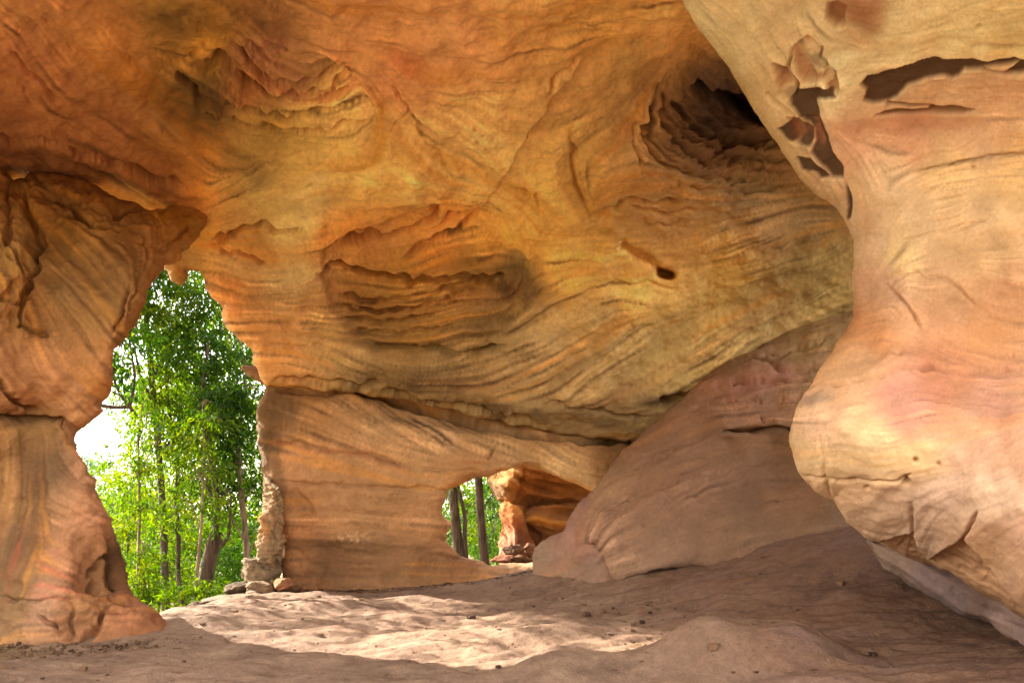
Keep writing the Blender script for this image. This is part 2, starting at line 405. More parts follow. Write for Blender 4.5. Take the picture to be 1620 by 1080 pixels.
roof_strokes = [
    [(0, 60), (60, 130), (140, 200), (230, 260), (300, 290)], [(0, 170), (100, 230), (200, 275)], [(130, 60), (220, 150), (320, 230)],
    [(200, 30), (300, 60), (380, 60)], [(450, 20), (560, 60), (700, 80)], [(600, 40), (800, 60), (1000, 30)], [(700, 130), (860, 130)],
    [(385, 60), (400, 100), (440, 140), (500, 150), (550, 120)], [(385, 75), (410, 130), (460, 165), (520, 160), (555, 130)], [(290, 110), (350, 165), (430, 195), (520, 195), (580, 160)],
    [(300, 160), (380, 195), (450, 210), (540, 210), (590, 185)], [(290, 190), (360, 215), (410, 250)], [(300, 230), (350, 270)], [(540, 85), (590, 130), (640, 210), (685, 290)], [(600, 130), (610, 200), (590, 260)],
    [(340, 330), (380, 285), (420, 240)], [(342, 331), (420, 290), (500, 250)], [(342, 333), (430, 318), (540, 300), (640, 295)], [(345, 338), (420, 352), (500, 350), (580, 330), (680, 318), (760, 325), (815, 360), (835, 410)],
    [(600, 110), (690, 180), (780, 240), (860, 310), (910, 360)], [(700, 250), (780, 300), (840, 350)], [(850, 200), (930, 170), (1060, 95)], [(860, 160), (900, 110), (960, 60), (1040, 60), (1120, 90)], [(880, 260), (960, 210), (1040, 150)],
    [(905, 220), (912, 290), (930, 340)], [(1025, 160), (1022, 210), (1050, 255), (1110, 280), (1180, 285)], [(1060, 130), (1055, 180), (1090, 225), (1160, 250), (1220, 250)], [(1100, 150), (1120, 190), (1200, 210)],
    [(940, 330), (990, 295), (1060, 285), (1150, 305), (1230, 300)], [(950, 370), (1030, 335), (1120, 335), (1250, 310)], [(1000, 400), (1100, 380), (1200, 350), (1330, 340)],
    [(830, 420), (900, 390), (960, 400)], [(820, 510), (880, 470), (960, 455), (1060, 470)],
    [(515, 405), (560, 375), (640, 355), (700, 345)], [(530, 420), (620, 400), (700, 365), (750, 350)], [(620, 425), (690, 390), (760, 365)], [(560, 440), (640, 440), (720, 440), (800, 450)],
    [(520, 450), (600, 470), (700, 465), (780, 460)], [(525, 490), (620, 495), (720, 480)], [(540, 525), (640, 530), (730, 525)], [(580, 555), (700, 560), (800, 545), (850, 500)], [(830, 440), (840, 490), (800, 530)],
    [(400, 470), (440, 470), (480, 455), (505, 430)], [(390, 500), (450, 510), (510, 490)], [(360, 410), (400, 440), (430, 440)], [(420, 540), (500, 560), (580, 590)], [(440, 500), (530, 545), (600, 585)],
    [(780, 610), (850, 570), (910, 520), (960, 475)], [(860, 630), (940, 570), (1010, 510)], [(640, 600), (740, 595), (820, 575)], [(980, 600), (1080, 560), (1200, 500), (1320, 430)], [(1000, 640), (1100, 600), (1200, 540)],
    [(430, 602), (560, 611), (690, 635), (800, 660), (1000, 690)], [(1090, 480), (1200, 430), (1340, 380)]]
lf, lm, lw = bedding(roof_strokes)
roof_cols = [(60, 120, (170, 98, 56)), (20, 200, (150, 84, 48)), (160, 60, (186, 112, 56)), (330, 60, (196, 126, 46)), (270, 30, (150, 100, 44)), (150, 220, (150, 84, 46)), (250, 270, (146, 82, 40)), (60, 20, (178, 108, 60)),
    (560, 70, (196, 122, 72)), (700, 80, (210, 136, 84)), (820, 50, (206, 138, 74)), (960, 30, (200, 134, 66)), (1060, 40, (214, 144, 78)), (640, 120, (196, 116, 70)),
    (430, 80, (150, 90, 60)), (470, 130, (150, 92, 58)), (420, 130, (160, 90, 44)), (340, 130, (104, 72, 34)), (320, 170, (130, 86, 38)), (480, 175, (196, 146, 76)), (540, 180, (204, 150, 84)), (430, 205, (150, 104, 46)), (560, 240, (214, 160, 84)), (470, 240, (196, 146, 74)),
    (310, 240, (176, 104, 42)), (320, 300, (204, 116, 46)), (360, 280, (170, 116, 58)), (410, 300, (190, 144, 82)), (500, 300, (216, 170, 104)), (600, 290, (218, 166, 92)), (480, 335, (196, 156, 98)), (660, 300, (222, 168, 92)), (620, 200, (196, 140, 80)), (750, 200, (208, 148, 86)),
    (760, 270, (212, 156, 84)), (860, 330, (224, 162, 78)), (820, 390, (220, 150, 66)), (900, 160, (190, 134, 74)), (980, 110, (176, 126, 70)), (900, 230, (196, 142, 74)), (920, 300, (186, 130, 62)), (1000, 200, (186, 134, 78)), (960, 270, (196, 140, 76)), (960, 80, (196, 130, 60)),
    (1080, 200, (128, 88, 56)), (1140, 180, (104, 76, 56)), (1130, 240, (128, 86, 58)), (1180, 290, (136, 98, 62)), (1080, 300, (176, 124, 72)), (1050, 360, (188, 128, 70)), (1200, 350, (160, 110, 64)), (1290, 340, (140, 100, 60)), (1300, 430, (150, 112, 58)), (1150, 440, (186, 134, 64)), (1000, 440, (214, 154, 74)), (900, 430, (222, 156, 72)),
    (560, 380, (188, 108, 46)), (640, 370, (178, 106, 46)), (720, 350, (196, 118, 52)), (600, 410, (172, 106, 56)), (690, 400, (196, 116, 54)), (780, 400, (198, 124, 52)), (740, 450, (150, 96, 46)), (800, 450, (120, 88, 50)), (620, 460, (170, 112, 50)), (560, 490, (150, 100, 46)), (660, 520, (150, 100, 46)), (770, 500, (130, 92, 52)),
    (520, 380, (190, 114, 52)), (400, 370, (176, 118, 64)), (380, 430, (160, 110, 66)), (450, 460, (176, 136, 90)), (370, 470, (184, 104, 52)), (420, 520, (180, 110, 60)), (500, 530, (170, 118, 66)), (420, 570, (176, 108, 56)), (560, 580, (150, 106, 60)), (700, 590, (142, 100, 56)), (640, 625, (130, 90, 48)), (840, 560, (170, 126, 76)),
    (950, 520, (164, 120, 68)), (900, 620, (156, 110, 62)), (1060, 560, (160, 116, 60)), (1200, 500, (150, 108, 60)), (1000, 650, (140, 98, 54)), (300, 420, (140, 90, 50)), (320, 370, (190, 120, 50))]
base = idw(roof_cols, gain=(1.48, 1.76, 1.80))
col = tint(base, lf, lm, lw, 1.3)
hollow = np.clip(blob(680, 440, 175, 110, 0) + .8 * blob(620, 520, 120, 55), 0, 1)
hollow_top = blob(650, 395, 150, 62, -.15)
swirl = np.clip(blob(450, 150, 150, 75, .1), 0, 1)
recess = np.clip(blob(1140, 215, 120, 100, .3), 0, 1)
fan = blob(430, 490, 90, 60)
low = blob(860, 580, 260, 70, -.2)
d = np.zeros(IU.shape)
rough = np.clip(.12 + .9 * swirl + .8 * recess + .6 * hollow + .5 * fan + .5 * low + .6 * blob(150, 260, 190, 60, .3) + .5 * blob(320, 60, 150, 60), 0, 1.4)
d += .024 * rough * lw + .006 * rough * lm + .0012 * lf + .010 * MOTTLE + .012 * SW
d += hollow * (1 - .75 * hollow_top) * .13 * (terrace(lw * .25 + .12 * lm, 5) - lw * .2)
d += swirl * .08 * (terrace(lw * .30 + .08 * lm, 5) - lw * .2)
d += recess * .11 * CHUNK + recess * .05 * CHUNK2
d += recess * .08 * (terrace(lw * .30 + .08 * lm, 5) - lw * .2)
d -= .16 * pmask([(512, 400), (560, 372), (640, 345), (700, 330), (755, 332), (790, 352), (820, 385), (835, 420), (835, 460), (800, 520), (780, 560), (600, 565), (560, 530), (525, 480), (515, 440)], 7)
for pts, w, dp in [
    ([(555, 400), (600, 385), (560, 372), (620, 355), (655, 352)], 3, .14), ([(555, 395), (580, 393), (640, 382), (680, 365), (695, 340)], 4, .2), ([(690, 375), (720, 362), (752, 352)], 3, .16), ([(632, 420), (680, 395), (730, 370), (757, 352)], 3, .14),
    ([(505, 440), (540, 430), (580, 436), (640, 445), (720, 445), (800, 450)], 4, .22), ([(540, 470), (570, 480), (610, 472), (650, 470), (700, 460), (750, 455)], 3, .14), ([(530, 490), (570, 492), (630, 492), (690, 480), (720, 470)], 3, .15),
    ([(530, 505), (600, 510), (700, 506)], 2.5, .1), ([(555, 525), (640, 528), (720, 522)], 2.5, .1), ([(580, 552), (650, 553), (690, 556), (740, 562), (800, 560)], 3.5, .15), ([(730, 570), (770, 562), (800, 552)], 3, .15),
    ([(380, 90), (410, 125), (450, 140), (500, 138), (545, 105)], 3.5, .12), ([(390, 110), (420, 140), (470, 153), (520, 148), (548, 115)], 3, .1), ([(375, 130), (405, 145), (430, 160), (500, 162), (560, 140)], 4, .16), ([(360, 165), (400, 180), (450, 187), (540, 175)], 4, .14), ([(330, 180), (390, 200), (440, 205), (520, 212), (580, 190)], 4, .14),
    ([(315, 110), (350, 105), (365, 120)], 6, .16), ([(285, 120), (320, 165), (370, 178)], 4, .12), ([(600, 230), (650, 170), (690, 250), (720, 280)], 1.5, .02),
    ([(620, 130), (640, 165), (680, 210)], 2, .05), ([(1030, 170), (1022, 205), (1035, 240), (1060, 265), (1120, 280)], 3.5, .16), ([(1010, 200), (1005, 240), (1018, 270)], 2.5, .08), ([(1052, 160), (1050, 200), (1080, 235), (1120, 262)], 4, .2), ([(1075, 170), (1100, 205), (1150, 220), (1210, 215)], 5, .16), ([(1110, 150), (1150, 165), (1210, 185)], 9, .6),
    ([(950, 345), (1000, 322), (1050, 325), (1090, 320)], 3, .12), ([(1000, 330), (1050, 345), (1100, 335)], 2.5, .08), ([(1020, 355), (1060, 360), (1100, 350)], 2, .06), ([(1060, 300), (1130, 300), (1180, 300), (1230, 295)], 2.5, .07),
    ([(985, 385), (1010, 410), (1045, 428)], 7, .12), ([(905, 225), (915, 290), (928, 340)], 3, .04), ([(820, 300), (840, 312), (855, 330)], 3, .06), ([(1050, 640), (1075, 632), (1100, 630)], 7, .3),
    ([(440, 600), (520, 604), (600, 608)], 4, .14), ([(610, 618), (700, 640), (780, 655), (860, 672)], 4.5, .2), ([(860, 640), (950, 650), (1020, 665)], 2.5, .08), ([(480, 370), (420, 358), (370, 366), (340, 385)], 3.5, .14), ([(330, 390), (380, 400), (420, 420)], 3, .1),
    ([(0, 215), (90, 225), (160, 250), (240, 285), (290, 300)], 6, .2), ([(70, 30), (85, 50), (60, 60)], 2, .06), ([(20, 80), (60, 130), (100, 165)], 2.5, .06), ([(30, 130), (55, 170)], 2, .06), ([(110, 70), (125, 78)], 2.5, .08), ([(200, 90), (280, 95), (320, 85), (335, 60)], 2.5, .05), ([(250, 20), (300, 30), (330, 40)], 3, .06),
    ([(640, 320), (690, 170)], 1, .0), ([(870, 160), (880, 120), (920, 85), (980, 65), (1030, 60), (1060, 75)], 3, .10), ([(400, 545), (460, 550), (520, 540)], 2, .05), ([(960, 447), (1010, 448), (1070, 452)], 2, .05)]:
    groove(d, pts, w, dp)
ledge(d, [(840, 215), (885, 145), (925, 90), (985, 60), (1040, 62), (1140, 95)], 60, .22)
ledge(d, [(1180, 255), (1100, 262), (1052, 225), (1040, 180), (1062, 135), (1140, 100)], 45, .0)
ledge(d, [(385, 70), (440, 88), (520, 92), (560, 120)], 40, .16)
dig = 1.1 * np.exp(-(((IU - 1054) / 12) ** 2 + ((IV - 433) / 7.5) ** 2) ** 2.5) + .8 * pmask([(1150, 160), (1185, 168), (1230, 185), (1230, 205), (1190, 192), (1165, 178)], 5, .8)
# stains of the stone, plus shade painted into the recess and far right
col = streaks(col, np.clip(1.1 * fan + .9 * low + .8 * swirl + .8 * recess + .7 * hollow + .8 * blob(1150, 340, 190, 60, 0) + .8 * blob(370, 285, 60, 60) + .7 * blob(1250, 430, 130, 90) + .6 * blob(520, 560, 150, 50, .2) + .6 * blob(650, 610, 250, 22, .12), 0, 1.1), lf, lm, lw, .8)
col = stain_shade(col, blob(310, 165, 70, 45), amt=.85); col = stain_shade(col, blob(810, 455, 60, 28, .3), amt=.9); col = stain_shade(col, blob(780, 520, 55, 30), amt=.55)
col = stain_shade(col, blob(380, 250, 60, 20, .6), amt=.5); col = stain_shade(col, blob(430, 480, 70, 45), lin(98, 76, 50), .5); col = stain_shade(col, blob(650, 600, 170, 24), amt=.7); col = stain_shade(col, blob(740, 632, 150, 16, .2), amt=.75)
col = stain_shade(col, blob(330, 25, 130, 25), lin(84, 60, 30), .75); col = stain_shade(col, blob(800, 560, 60, 18), amt=.6); col = stain_shade(col, blob(900, 660, 150, 25), amt=.65); col = stain_shade(col, blob(480, 330, 70, 16, -.2), lin(110, 84, 54), .5); col = stain_shade(col, blob(600, 500, 90, 40), lin(96, 66, 40), .5); col = stain_shade(col, blob(1290, 410, 110, 90), lin(88, 68, 42), .6); col = stain_shade(col, blob(400, 290, 60, 22, -.6), lin(110, 82, 52), .5)  # the big far right patch is shade painted into the colour
col = stain_shade(col, blob(1150, 180, 75, 55), lin(60, 48, 40), .75); col = stain_shade(col, blob(1050, 632, 45, 14), amt=.8, breakup=.2)  # upper right recess: its shade painted dark
col = stain_shade(col, np.clip(ss(.8, 2.0, -lm) * rough, 0, 1), lin(92, 62, 34), .55, .2)
col = mix(col, lin(206, 142, 40), .5 * ss(.5, 1.6, lw) * blob(590, 230, 60, 90) + .35 * ss(.6, 1.7, lm) * blob(880, 340, 120, 60))
col = mix(col, lin(196, 108, 84), .45 * ss(.3, 1.3, lw) * blob(480, 140, 90, 50))
col = mix(col, lin(190, 96, 60), .35 * ss(-.2, 1.2, BLOT) * blob(660, 80, 150, 60))
for pts, w, c_, a_ in [([(905, 215), (912, 280), (930, 345)], 4, (176, 120, 36), .6), ([(930, 340), (960, 350), (985, 345)], 6, (190, 130, 40), .6), ([(620, 130), (645, 175), (690, 240), (720, 285)], 2, (150, 96, 30), .6), ([(605, 150), (600, 200), (595, 260)], 4, (200, 140, 40), .5), ([(540, 200), (580, 190), (605, 175)], 3, (196, 136, 40), .5), ([(800, 295), (840, 312), (856, 335)], 5, (200, 142, 44), .55),
    ([(700, 320), (790, 350), (835, 400)], 5, (214, 150, 60), .5), ([(0, 235), (100, 250), (200, 290), (300, 320)], 9, (112, 66, 36), .4), ([(950, 370), (990, 380), (1040, 425)], 4, (160, 110, 40), .4), ([(590, 260), (640, 300), (720, 300)], 3, (226, 180, 110), .4), ([(740, 265), (830, 300), (900, 370)], 7, (230, 176, 96), .35)]:
    vein(col, pts, w, c_, a_)
crk = np.exp(-((lw - .9 + .3 * lm) / .07) ** 2) * np.clip(rough - .3, 0, 1)
d -= .10 * crk
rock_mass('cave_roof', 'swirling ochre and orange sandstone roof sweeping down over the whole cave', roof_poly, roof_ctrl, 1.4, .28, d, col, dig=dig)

# ================================================================== left pillar beside the arch
pil_poly = [(-560, 300), (-200, 262), (0, 268), (20, 290), (60, 278), (130, 282), (200, 318), (260, 330), (310, 306), (330, 340), (318, 365), (300, 395), (262, 420), (250, 430), (231, 475), (214, 514), (200, 533), (183, 555), (176, 580), (181, 605), (175, 622), (158, 642), (166, 650), (142, 664),
    (119, 678), (115, 687), (121, 715), (130, 736), (141, 748), (153, 756), (149, 772), (156, 796), (170, 822), (178, 849), (189, 870), (197, 899), (202, 938), (225, 956), (248, 973), (262, 994), (264, 1035), (220, 1060), (0, 1060), (-560, 1060)]
pil_ctrl = [(-560, 300, 6.2), (-560, 700, 5.9), (-560, 1060, 5.6), (-250, 300, 7.0), (-250, 700, 6.7), (-250, 1050, 6.5), (0, 280, 8.2), (0, 420, 7.7), (0, 640, 7.6), (0, 700, 7.75), (0, 1020, 7.45), (60, 330, 8.2), (55, 480, 7.9), (100, 400, 8.0), (100, 520, 7.9), (150, 330, 8.3), (180, 400, 8.1),
    (240, 340, 8.9), (300, 330, 9.65), (325, 330, 9.85), (225, 440, 7.95), (250, 400, 8.6), (170, 520, 7.8), (100, 600, 7.85), (140, 630, 8.0), (60, 660, 8.0), (100, 690, 8.1), (110, 800, 7.9), (60, 800, 7.95), (140, 800, 8.0), (170, 900, 8.3), (110, 900, 7.75), (200, 960, 8.0), (120, 1000, 7.55), (240, 1010, 7.75), (220, 1055, 7.6), (60, 1055, 7.35), (0, 850, 7.8)]
lf, lm, lw = bedding([[(60, 400), (130, 470), (200, 540)], [(100, 360), (170, 440), (220, 500)], [(40, 450), (110, 540), (150, 600)], [(60, 330), (160, 350), (240, 350)], [(240, 360), (250, 400), (230, 450)], [(0, 300), (40, 400), (60, 470)], [(10, 380), (50, 450), (40, 540)],
    [(0, 560), (30, 620), (90, 660)], [(60, 680), (60, 760), (35, 860), (10, 960)], [(100, 740), (170, 790)], [(70, 800), (160, 830)], [(60, 870), (150, 900)], [(40, 950), (120, 960)], [(180, 860), (170, 930)], [(100, 1000), (240, 1000)], [(110, 600), (160, 640)], [(290, 340), (300, 380)]], ragged=.2)
base = idw([(30, 320, (182, 118, 54)), (20, 400, (180, 118, 52)), (40, 500, (176, 106, 46)), (10, 560, (186, 108, 56)), (90, 310, (180, 112, 54)), (75, 380, (150, 92, 36)), (130, 380, (200, 130, 56)), (90, 480, (146, 92, 42)), (150, 480, (176, 112, 50)), (200, 440, (176, 110, 50)), (160, 400, (172, 108, 50)), (200, 340, (176, 110, 56)),
    (250, 330, (214, 146, 52)), (300, 350, (206, 138, 56)), (275, 380, (206, 136, 66)), (240, 400, (192, 116, 54)), (220, 470, (188, 110, 50)), (120, 560, (190, 112, 54)), (100, 620, (206, 124, 70)), (60, 600, (200, 116, 64)), (150, 600, (196, 114, 60)), (20, 640, (180, 98, 48)), (30, 690, (176, 116, 60)), (10, 780, (176, 116, 60)),
    (60, 760, (118, 78, 46)), (40, 860, (126, 82, 48)), (110, 740, (208, 132, 84)), (130, 820, (206, 126, 80)), (90, 880, (204, 122, 76)), (150, 870, (184, 110, 62)), (20, 940, (150, 100, 58)), (70, 960, (186, 122, 84)), (150, 950, (170, 102, 56)), (190, 890, (110, 64, 30)), (220, 980, (166, 92, 52)), (120, 1010, (160, 94, 54))], gain=(.66, .72, .71))
col = tint(base, lf, lm, lw)
d = .006 * lw + .0025 * lm + .001 * lf + .012 * MOTTLE + .02 * SW
crosshatch = blob(140, 460, 100, 110)
d += .007 * crosshatch * lm
for pts, w, dp in [([(40, 300), (48, 350), (60, 375), (50, 400)], 4, .14), ([(50, 385), (58, 420), (40, 470), (30, 510), (70, 520)], 4, .14), ([(110, 322), (130, 345), (150, 355), (190, 362)], 3.5, .15), ([(60, 300), (90, 312), (130, 318)], 3, .1), ([(0, 470), (30, 480), (50, 465)], 3, .08), ([(220, 378), (260, 395), (300, 352), (320, 355)], 2.5, .06), ([(165, 320), (200, 335), (250, 325), (300, 312)], 4, .15),
    ([(0, 660), (40, 662), (90, 668), (120, 682)], 5, .15), ([(0, 600), (30, 640), (60, 655)], 4, .12), ([(190, 830), (175, 870), (150, 910), (155, 940)], 5, .12), ([(0, 945), (60, 950), (120, 952)], 2.5, .05), ([(120, 960), (115, 1005)], 3, .08), ([(170, 960), (160, 990), (125, 1015)], 4, .10), ([(60, 970), (95, 1000)], 4, .10), ([(175, 945), (210, 965)], 5, .12), ([(205, 450), (190, 500), (180, 530)], 4, .07), ([(225, 430), (205, 500)], 3, .05), ([(15, 300), (10, 380), (40, 440)], 3, .08)]:
    groove(d, pts, w, dp)
d -= .22 * blob(184, 890, 13, 38, .15); d -= .08 * blob(70, 430, 30, 100, .1); d -= .05 * blob(75, 510, 25, 30)
d += .10 * blob(25, 440, 30, 60) + .08 * blob(20, 620, 40, 28) + .12 * blob(205, 985, 45, 25) + .07 * blob(100, 985, 20, 25) + .08 * blob(135, 975, 22, 22)
chunk = np.clip(blob(150, 320, 190, 45) + blob(20, 400, 45, 130), 0, 1)
d += chunk * (.05 * CHUNK + .02 * CHUNK2); d += .03 * CHUNK * blob(140, 985, 130, 45)
col = streaks(col, np.clip(crosshatch + .6 * blob(100, 860, 110, 140) + .8 * blob(250, 420, 40, 60), 0, 1), lf, lm, lw, .9)
col = stain_shade(col, pmask([(28, 690), (72, 690), (82, 720), (74, 800), (60, 850), (30, 940), (5, 960), (-20, 930), (10, 860), (32, 780)], 6, .7), lin(100, 68, 42), .55, .4)
col = stain_shade(col, blob(150, 470, 70, 80), lin(104, 74, 42), .45); col = stain_shade(col, blob(184, 880, 16, 45), lin(60, 38, 20), .7, .2); col = stain_shade(col, ss(.6, 1.6, -lm) * crosshatch, lin(100, 64, 30), .6, .2)
col = stain_shade(col, blob(20, 668, 60, 9), amt=.6); col = stain_shade(col, blob(200, 940, 50, 30), lin(84, 50, 26), .5)
col = mix(col, lin(178, 74, 56), .35 * ss(.5, 1.6, lw) * blob(90, 860, 90, 120))
rock_mass('rock_pillar', 'broad orange brown rock pillar left of the tall arch, dark streak down its face', pil_poly, pil_ctrl, .6, .28, d, col, fine=2.0, edge=.04)

# ================================================================== back wall with the low window
wall_poly = [(380, 580), (1150, 640), (1400, 700), (1400, 960), (945, 960), (945, 800), (933, 776), (910, 764), (878, 752), (851, 741), (827, 739), (797, 746), (771, 750), (751, 752), (734, 759), (711, 773), (706, 780), (701, 794), (698, 809), (702, 820), (711, 829), (705, 842), (706, 855), (714, 866), (728, 879), (743, 883), (764, 887), (778, 893), (808, 892), (845, 888), (944, 885), (944, 962),
    (445, 962), (446, 930), (448, 880), (438, 800), (420, 790), (416, 760), (412, 724), (408, 700), (409, 669), (403, 653), (411, 633), (421, 611)]
wall_ctrl = [(380, 580, 12.1), (420, 620, 12.0), (415, 700, 12.0), (440, 800, 12.0), (450, 935, 12.05), (430, 960, 12.0), (520, 660, 12.05), (520, 800, 12.05), (560, 935, 12.0), (640, 640, 12.4), (640, 720, 12.15), (650, 800, 12.1), (660, 900, 12.05), (700, 960, 11.8), (720, 700, 12.2), (760, 740, 12.0), (690, 830, 12.0), (760, 895, 12.3), (840, 895, 12.2), (780, 930, 11.8), (820, 660, 12.7), (850, 720, 12.15), (900, 740, 12.0), (930, 765, 11.9), (950, 700, 12.4), (1000, 690, 12.9), (1000, 760, 12.2), (1150, 680, 12.9), (1400, 700, 13), (1400, 960, 12.2), (1000, 940, 11.9), (890, 930, 11.8)]
lf, lm, lw = bedding([[(440, 625), (500, 660), (560, 695)], [(520, 620), (580, 665), (640, 700)], [(620, 640), (680, 690), (720, 725)], [(700, 650), (760, 690), (820, 730)], [(780, 670), (850, 700), (920, 740)], [(860, 690), (940, 720)], [(440, 690), (540, 710), (650, 740)], [(440, 760), (560, 768), (700, 775)], [(450, 820), (560, 815), (690, 820)], [(460, 870), (560, 850), (690, 870)], [(480, 920), (620, 920), (760, 920)], [(650, 740), (740, 740), (800, 735)], [(700, 780), (720, 765)], [(960, 720), (1080, 680)], [(500, 840), (540, 880)]], ragged=.15)
base = idw([(430, 640, (120, 82, 46)), (425, 720, (110, 80, 52)), (480, 640, (196, 130, 72)), (540, 650, (212, 146, 88)), (600, 660, (214, 152, 94)), (700, 680, (214, 152, 94)), (640, 720, (214, 146, 88)), (780, 700, (206, 144, 86)), (880, 710, (200, 138, 80)), (950, 740, (206, 146, 84)), (900, 750, (224, 164, 98)), (960, 690, (150, 104, 58)), (480, 730, (216, 142, 86)),
    (560, 760, (212, 142, 86)), (660, 770, (208, 140, 84)), (480, 800, (206, 130, 74)), (470, 850, (188, 114, 64)), (560, 800, (206, 134, 78)), (660, 830, (196, 124, 70)), (580, 850, (170, 112, 64)), (540, 880, (140, 90, 52)), (480, 900, (176, 104, 58)), (650, 890, (166, 104, 60)), (740, 900, (168, 104, 60)), (600, 920, (170, 108, 64)), (830, 920, (180, 126, 86)), (740, 750, (200, 124, 66))], gain=(.66, .70, .68))
col = tint(base, lf, lm, lw)
up = ss(760, 700, IV)
d = .005 * lw + (.001 + .004 * up) * lm + .001 * lf + .008 * MOTTLE + .012 * SW
for pts, w, dp in [([(430, 700), (470, 700), (520, 712), (590, 722), (640, 738)], 2.5, .06), ([(440, 760), (520, 767), (600, 770), (705, 775)], 3, .06), ([(440, 618), (520, 622), (570, 615)], 4, .1), ([(600, 680), (660, 690), (690, 695)], 2, .03), ([(760, 745), (700, 742), (660, 738)], 2, .05), ([(772, 720), (784, 705)], 4, .14), ([(470, 780), (495, 800), (500, 815), (470, 820)], 2.5, .05), ([(455, 865), (510, 900), (500, 925)], 5, .025), ([(560, 610), (640, 632), (720, 650), (800, 672), (900, 688), (1000, 694)], 7, .25), ([(700, 690), (702, 725)], 1.5, .03)]:
    groove(d, pts, w, dp, 4)
d -= .08 * blob(560, 860, 60, 35); d += .09 * terrace(lw * .3, 5) * blob(560, 850, 80, 50); d += .06 * blob(480, 880, 35, 45)
d -= .2 * ss(668, 640, IV - .12 * (IU - 560)) * ss(1050, 900, IU) * ss(560, 640, IU)
col = streaks(col, np.clip(blob(620, 680, 200, 45, .15) + blob(850, 705, 120, 40, .2) + .4 * blob(560, 850, 140, 60), 0, 1), lf, lm, lw, .9)
col = stain_shade(col, pmask([(405, 615), (436, 625), (444, 660), (442, 720), (452, 780), (430, 800), (405, 780)], 5), lin(92, 66, 40), .55, .3)
col = stain_shade(col, blob(580, 855, 60, 22), lin(92, 64, 40), .6); col = stain_shade(col, blob(510, 626, 60, 12), lin(104, 74, 44), .6, .2); col = stain_shade(col, blob(560, 895, 60, 18), lin(104, 66, 40), .5)
col = mix(col, lin(224, 176, 122), .6 * blob(560, 848, 30, 10) * ss(0, 1, SPECK))
col = mix(col, lin(170, 104, 62), .28 * np.exp(-(segdist(WU, WV, [(430, 700), (520, 712), (590, 722), (645, 740)]) / 6) ** 2))
col = mix(col, lin(176, 84, 40), .35 * ss(.4, 1.5, lw) * blob(740, 745, 80, 22))
rock_mass('rock_wall', 'sunlit tan sandstone back wall pierced by the low window, fine slanting bedding lines', wall_poly, wall_ctrl, .75, .22, d, col, fine=2.0, edge=.03, cat='rock wall')

# ================================================================== outcrop on the right
out_poly = [(1035, -420), (1072, -3), (1110, 55), (1145, 95), (1175, 140), (1210, 195), (1235, 230), (1270, 285), (1300, 312), (1325, 325), (1345, 350), (1356, 375), (1353, 450), (1352, 500), (1335, 535), (1327, 545), (1300, 582), (1285, 610), (1262, 640), (1251, 675), (1252, 705), (1265, 742), (1287, 775), (1320, 787), (1340, 825), (1380, 857), (1430, 880), (1465, 888),
    (1505, 908), (1560, 940), (1620, 978), (1750, 1030), (2150, 1080), (2150, -420)]
out_ctrl = [(1035, -400, 4.0), (1500, -400, 3.3), (2150, -400, 2.9), (1080, 0, 5.3), (1200, 0, 4.9), (1400, 0, 4.4), (1620, 0, 4.0), (2150, 0, 3.3), (1180, 100, 5.4), (1300, 100, 5.1), (1450, 100, 4.8), (1620, 100, 4.5), (1230, 200, 5.6), (1330, 200, 5.45), (1450, 190, 5.2), (1620, 200, 4.9), (1330, 310, 5.8), (1400, 310, 5.6), (1620, 320, 5.0),
    (1360, 420, 5.9), (1450, 400, 5.5), (1620, 420, 4.95), (1350, 520, 5.75), (1430, 470, 5.4), (1500, 520, 5.35), (1620, 520, 5.0), (1300, 600, 5.45), (1400, 590, 5.2), (1500, 580, 5.15), (1620, 585, 4.85), (1260, 680, 5.3), (1330, 660, 4.95), (1450, 660, 4.7), (1620, 660, 4.3), (1300, 740, 5.1), (1400, 740, 4.75), (1500, 740, 4.5), (1620, 740, 4.0), (1360, 820, 5.15), (1450, 820, 4.85), (1550, 820, 4.3), (1620, 830, 3.95),
    (1420, 875, 5.3), (1500, 890, 5.0), (1560, 900, 4.6), (1620, 930, 4.2), (1700, 1000, 4.3), (2150, 300, 3.6), (2150, 700, 3.2), (2150, 1080, 3.4)]
lf, lm, lw = bedding([[(1100, 10), (1180, 110), (1260, 240), (1330, 320)], [(1200, 0), (1260, 120), (1320, 240)], [(1330, 40), (1450, 110), (1620, 90)], [(1300, 160), (1400, 60), (1560, 0)], [(1370, 120), (1480, 95), (1620, 105)], [(1330, 180), (1420, 195), (1540, 180)], [(1480, 160), (1550, 190), (1530, 260), (1450, 290)], [(1370, 260), (1400, 340), (1390, 450)], [(1420, 300), (1500, 260), (1620, 250)],
    [(1400, 420), (1480, 370), (1600, 350)], [(1370, 470), (1430, 430), (1520, 440)], [(1430, 460), (1480, 540), (1560, 590)], [(1310, 580), (1400, 560), (1480, 580), (1620, 585)], [(1270, 650), (1350, 620), (1470, 590), (1560, 620)], [(1260, 690), (1380, 690), (1500, 670), (1620, 650)], [(1280, 760), (1380, 760), (1460, 750)], [(1330, 800), (1440, 790)], [(1440, 880), (1480, 800), (1560, 760), (1620, 730)], [(1540, 920), (1520, 850), (1620, 780)]], L=(18, 34, 50), ragged=.3)
